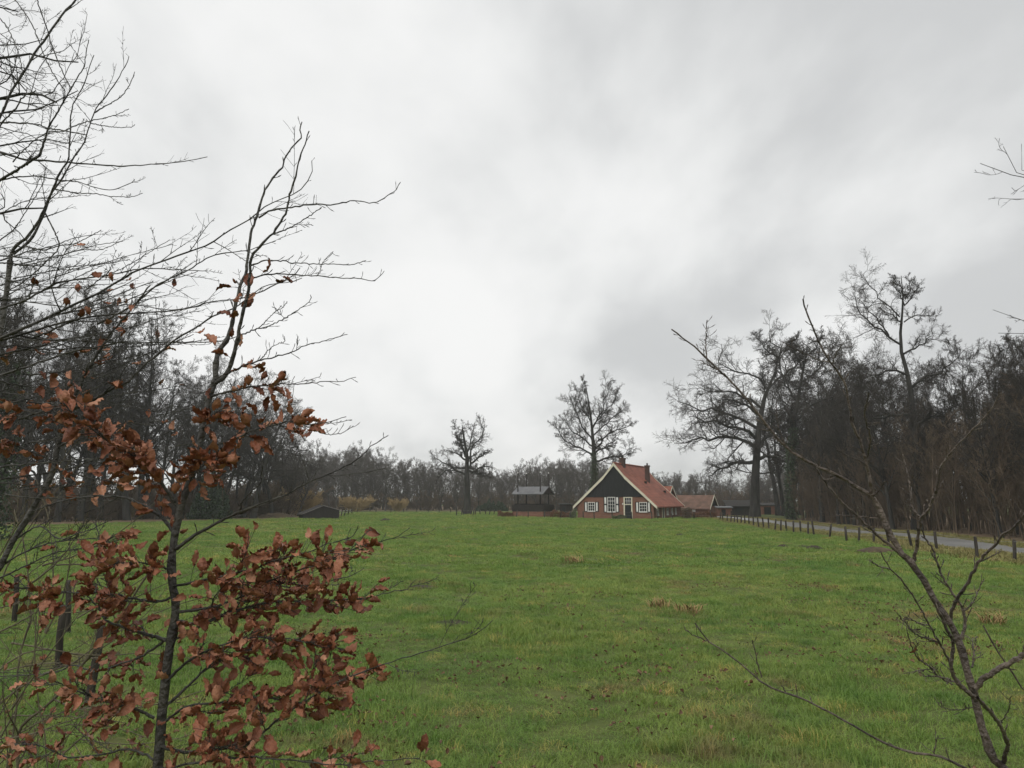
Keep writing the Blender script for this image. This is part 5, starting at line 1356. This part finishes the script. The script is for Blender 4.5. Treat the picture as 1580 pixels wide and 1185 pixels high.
# ---- twiggy shrubs at the lower left
g_ = P(-60, 1420, 3.4)
hzs = Plant('hazel_shrub', (g_[0], g_[1]), 'tangle of thin olive brown shrub stems in the lower left corner', 'shrub', 'shrub_bark', 67)
for pts_, d0, d1, w0, w1, sd, spu, gr in (
 ([(-20, 1300), (26, 1200), (30, 1127), (87, 1075), (146, 1002), (180, 963), (215, 905), (245, 865)], 3.4, 3.2, 7, 3, 5, 6, True),
 ([(70, 1300), (89, 1184), (107, 1156), (140, 1127), (165, 1095), (190, 1060)], 3.3, 3.2, 6, 2, 4, 4, True),
 ([(-10, 1280), (22, 1120), (28, 1030), (38, 985), (48, 950), (44, 905), (42, 870), (35, 830), (22, 790)], 3.5, 3.5, 4, 2, 6, 6, True),
 ([(60, 1260), (70, 1145), (62, 1100), (55, 1048), (54, 990), (56, 950)], 3.3, 3.2, 3, 1.8, 3, 5, True),
 ([(-20, 1060), (0, 1034), (30, 1012), (67, 1002), (111, 1008), (146, 1011), (185, 1008)], 3.3, 3.2, 3.4, 1.6, 4, 6, False),
 ([(-20, 1100), (0, 1085), (30, 1062), (53, 1048), (90, 1030)], 3.3, 3.4, 4, 2, 3, 4, False),
 ([(-20, 990), (0, 975), (30, 960), (55, 945), (75, 930)], 3.2, 3.2, 3.0, 2, 3, 4, False),
 ([(-10, 1140), (40, 1135), (90, 1118), (150, 1098), (220, 1080)], 3.2, 3.1, 2.6, 1.4, 5, 5, False),
 ([(-10, 940), (30, 930), (60, 915), (80, 900)], 3.3, 3.2, 2.6, 1.4, 4, 5, False),
 ([(-10, 1175), (20, 1140), (70, 1110), (110, 1095)], 3.5, 3.4, 3, 1.4, 5, 5, False)):
    hzs.stem(pts_, d0, d1, w0, w1, 'branch', gr, n=40, side=int(sd * 1.7), spur=spu, slen=.3, leaf=3 if sd > 3 else 0, lt=(.2, 1))

for i in range(26):
    x0, y0 = rt.uniform(-30, 130), rt.uniform(860, 1200); ln_ = rt.uniform(120, 260); a_ = rt.uniform(-.2, 1.5); c_ = rt.uniform(-.4, .4)
    q_ = [(x0 + ln_ * u_ * math.cos(a_ + c_ * u_), y0 - ln_ * u_ * math.sin(a_ + c_ * u_)) for u_ in (0, .25, .5, .75, 1)]
    d_ = rt.uniform(3.0, 4.2)
    hzs.stem(q_, d_, d_ + rt.uniform(-.2, .2), rt.uniform(1.8, 3.2), 1.0, 'branch', False, n=24, side=4, spur=5, slen=.3)

# ---- old trees just outside the frame, with limbs reaching in
def edge_tree(name, seed, base, h, r, depth, limbs, label, tw, n2, n3, n4, l2=.35):
    rg = np.random.default_rng(seed)
    bz = float(H(*base)); b = np.array([base[0], base[1], bz])
    p, q = trunk_line(rg, h, r, wig=.04)
    LP, LR = [], []
    for lb, w0, dd in limbs:
        pts = np.array([P(x, y, depth + dd * i / len(lb)) for i, (x, y) in enumerate(lb)]) - b
        st = np.array([np.interp(max(pts[0, 2] - 1.2, .8), p[0, :, 2], p[0, :, k]) for k in range(3)])
        pts = catmull(np.concatenate([[st], pts]), 16)
        pts[2:-1] += rg.normal(0, .012, (13, 3))
        LP.append(pts); LR.append(w0 * depth / F_PX / 2 * (1.9 - 1.6 * np.linspace(0, 1, 16)) )
    LP, LR = np.array(LP), np.array(LR)
    e_ = grow(rg, p, q, 9, .35, .97, 55, .4, .15, .05, 16, .4, .02)
    e_[0][:, :, 0] = np.where(np.abs(e_[0][:, :, 0] + b[0]) < abs(b[0]) * .78, e_[0][:, :, 0] * .15, e_[0][:, :, 0])
    b2 = grow(rg, LP, LR, n2, .35, 1, 50, l2, .2, .04, 7, .55, tw * 1.3)
    c = grow(rg, *b2, n3, .15, 1, 45, .5, .22, .05, 5, .6, tw)
    d = grow(rg, *c, n4, .2, 1, 42, .5, .2, .04, 4, .7, tw * .8)
    root = tag(empty(name, b), label, 'tree')
    obj('trunk', assemble('trunk', [(p, q, 12), (LP, LR, 8), (*b2, 5)]), M['bark'], root)
    obj('crown', assemble('crown', [(*c, 4), (*d, 3)]), M['twig'], root)
edge_tree('oak_tree', 71, (-9.2, 9.5), 13, .3, 9.0, [
    ([(-150, 110), (-60, 95), (0, 88), (40, 84), (57, 83), (67, 89), (89, 94), (121, 96)], 7, .5), ([(-150, 200), (-60, 165), (0, 150), (54, 144), (73, 154), (87, 158)], 8, -.4),
    ([(-150, 130), (-60, 110), (0, 104), (20, 113), (40, 140)], 6, .3), ([(-160, 330), (-60, 334), (0, 328), (40, 324), (57, 323), (71, 321)], 8, .2),
    ([(-150, 260), (-50, 235), (0, 225), (60, 215), (110, 222)], 5, .5), ([(-150, 60), (-50, 65), (0, 72), (30, 68), (70, 60)], 4, -.3), ([(-150, 210), (-60, 185), (0, 172), (60, 168), (120, 140)], 5, .5),
    ([(-150, 420), (-60, 400), (0, 395), (50, 400)], 6, .4), ([(-150, -10), (-60, 0), (0, 13), (28, 18)], 6, 0), ([(-160, 520), (-60, 470), (0, 440), (60, 425)], 5, .3)],
    'dark oak outside the left edge, its rough limbs and fine twigs reaching into view', .0022, 8, 5, 4)
edge_tree('oak_tree', 72, (8.6, 6.5), 12, .28, 6.5, [
    ([(1800, 300), (1680, 285), (1620, 280), (1580, 274), (1572, 270), (1535, 269), (1512, 252)], 3.2, .3), ([(1700, 300), (1620, 285), (1568, 270), (1570, 256), (1553, 244), (1548, 226)], 2.4, -.2),
    ([(1700, 280), (1620, 275), (1572, 262), (1576, 222)], 2.2, .2), ([(1750, 330), (1640, 310), (1580, 302), (1564, 310), (1556, 307)], 2.6, .2), ([(1750, 560), (1650, 530), (1600, 515), (1570, 510), (1540, 514)], 2.6, .3),
    ([(1750, 540), (1650, 515), (1600, 500), (1570, 490), (1545, 475), (1532, 478)], 2.2, -.2)],
    'oak outside the right edge with thin branch tips hanging into the sky', .0014, 5, 3, 2, .09)

# ---- dark ivy covered trees at the far left
for i, (px, d, hgt) in enumerate(((4, 46, 15.5), (-75, 40, 15))):
    x = (px - CX) / F_PX * d
    pr = copy_tree(protos[2 if i == 0 else 1], (x, d, float(H(x, d))), 1.1 + i, (hgt / 22, hgt / 22, hgt / 22), 'dark ivy covered tree at the left edge of the meadow' if i == 0 else 'ivy covered tree just beyond the left edge', 'tree', None)
    pr.name = 'ivy_tree'
    rgi = np.random.default_rng(90 + i)
    pts_ = np.array([(rgi.normal(0, .2), rgi.normal(0, .2), z) for z in np.linspace(0, 21, 12)]); rad_ = np.linspace(.75, .25, 12)
    ivy_on(pr, rgi, pts_, rad_, 3000, 15, size=.13, out=.38)
#@@FG1

# ------------------------------------------------------------------ winter haze
hz = bpy.data.materials.new('haze'); hz.use_nodes = True
t = hz.node_tree; t.nodes.clear()
ho = N(t, 'ShaderNodeOutputMaterial'); pv = N(t, 'ShaderNodeVolumePrincipled')
pv.inputs['Color'].default_value = (0.93, 0.95, 0.96, 1)
pv.inputs['Density'].default_value = 0.00042
pv.inputs['Anisotropy'].default_value = 0.0
pv.inputs['Density Attribute'].default_value = ''
t.links.new(pv.outputs[0], ho.inputs['Volume'])
hz.cycles.homogeneous_volume = True
o = MB().box(-1600, 1600, -1100, 2100, -1.5, 36).build('haze', hz); o['kind'] = 'stuff'
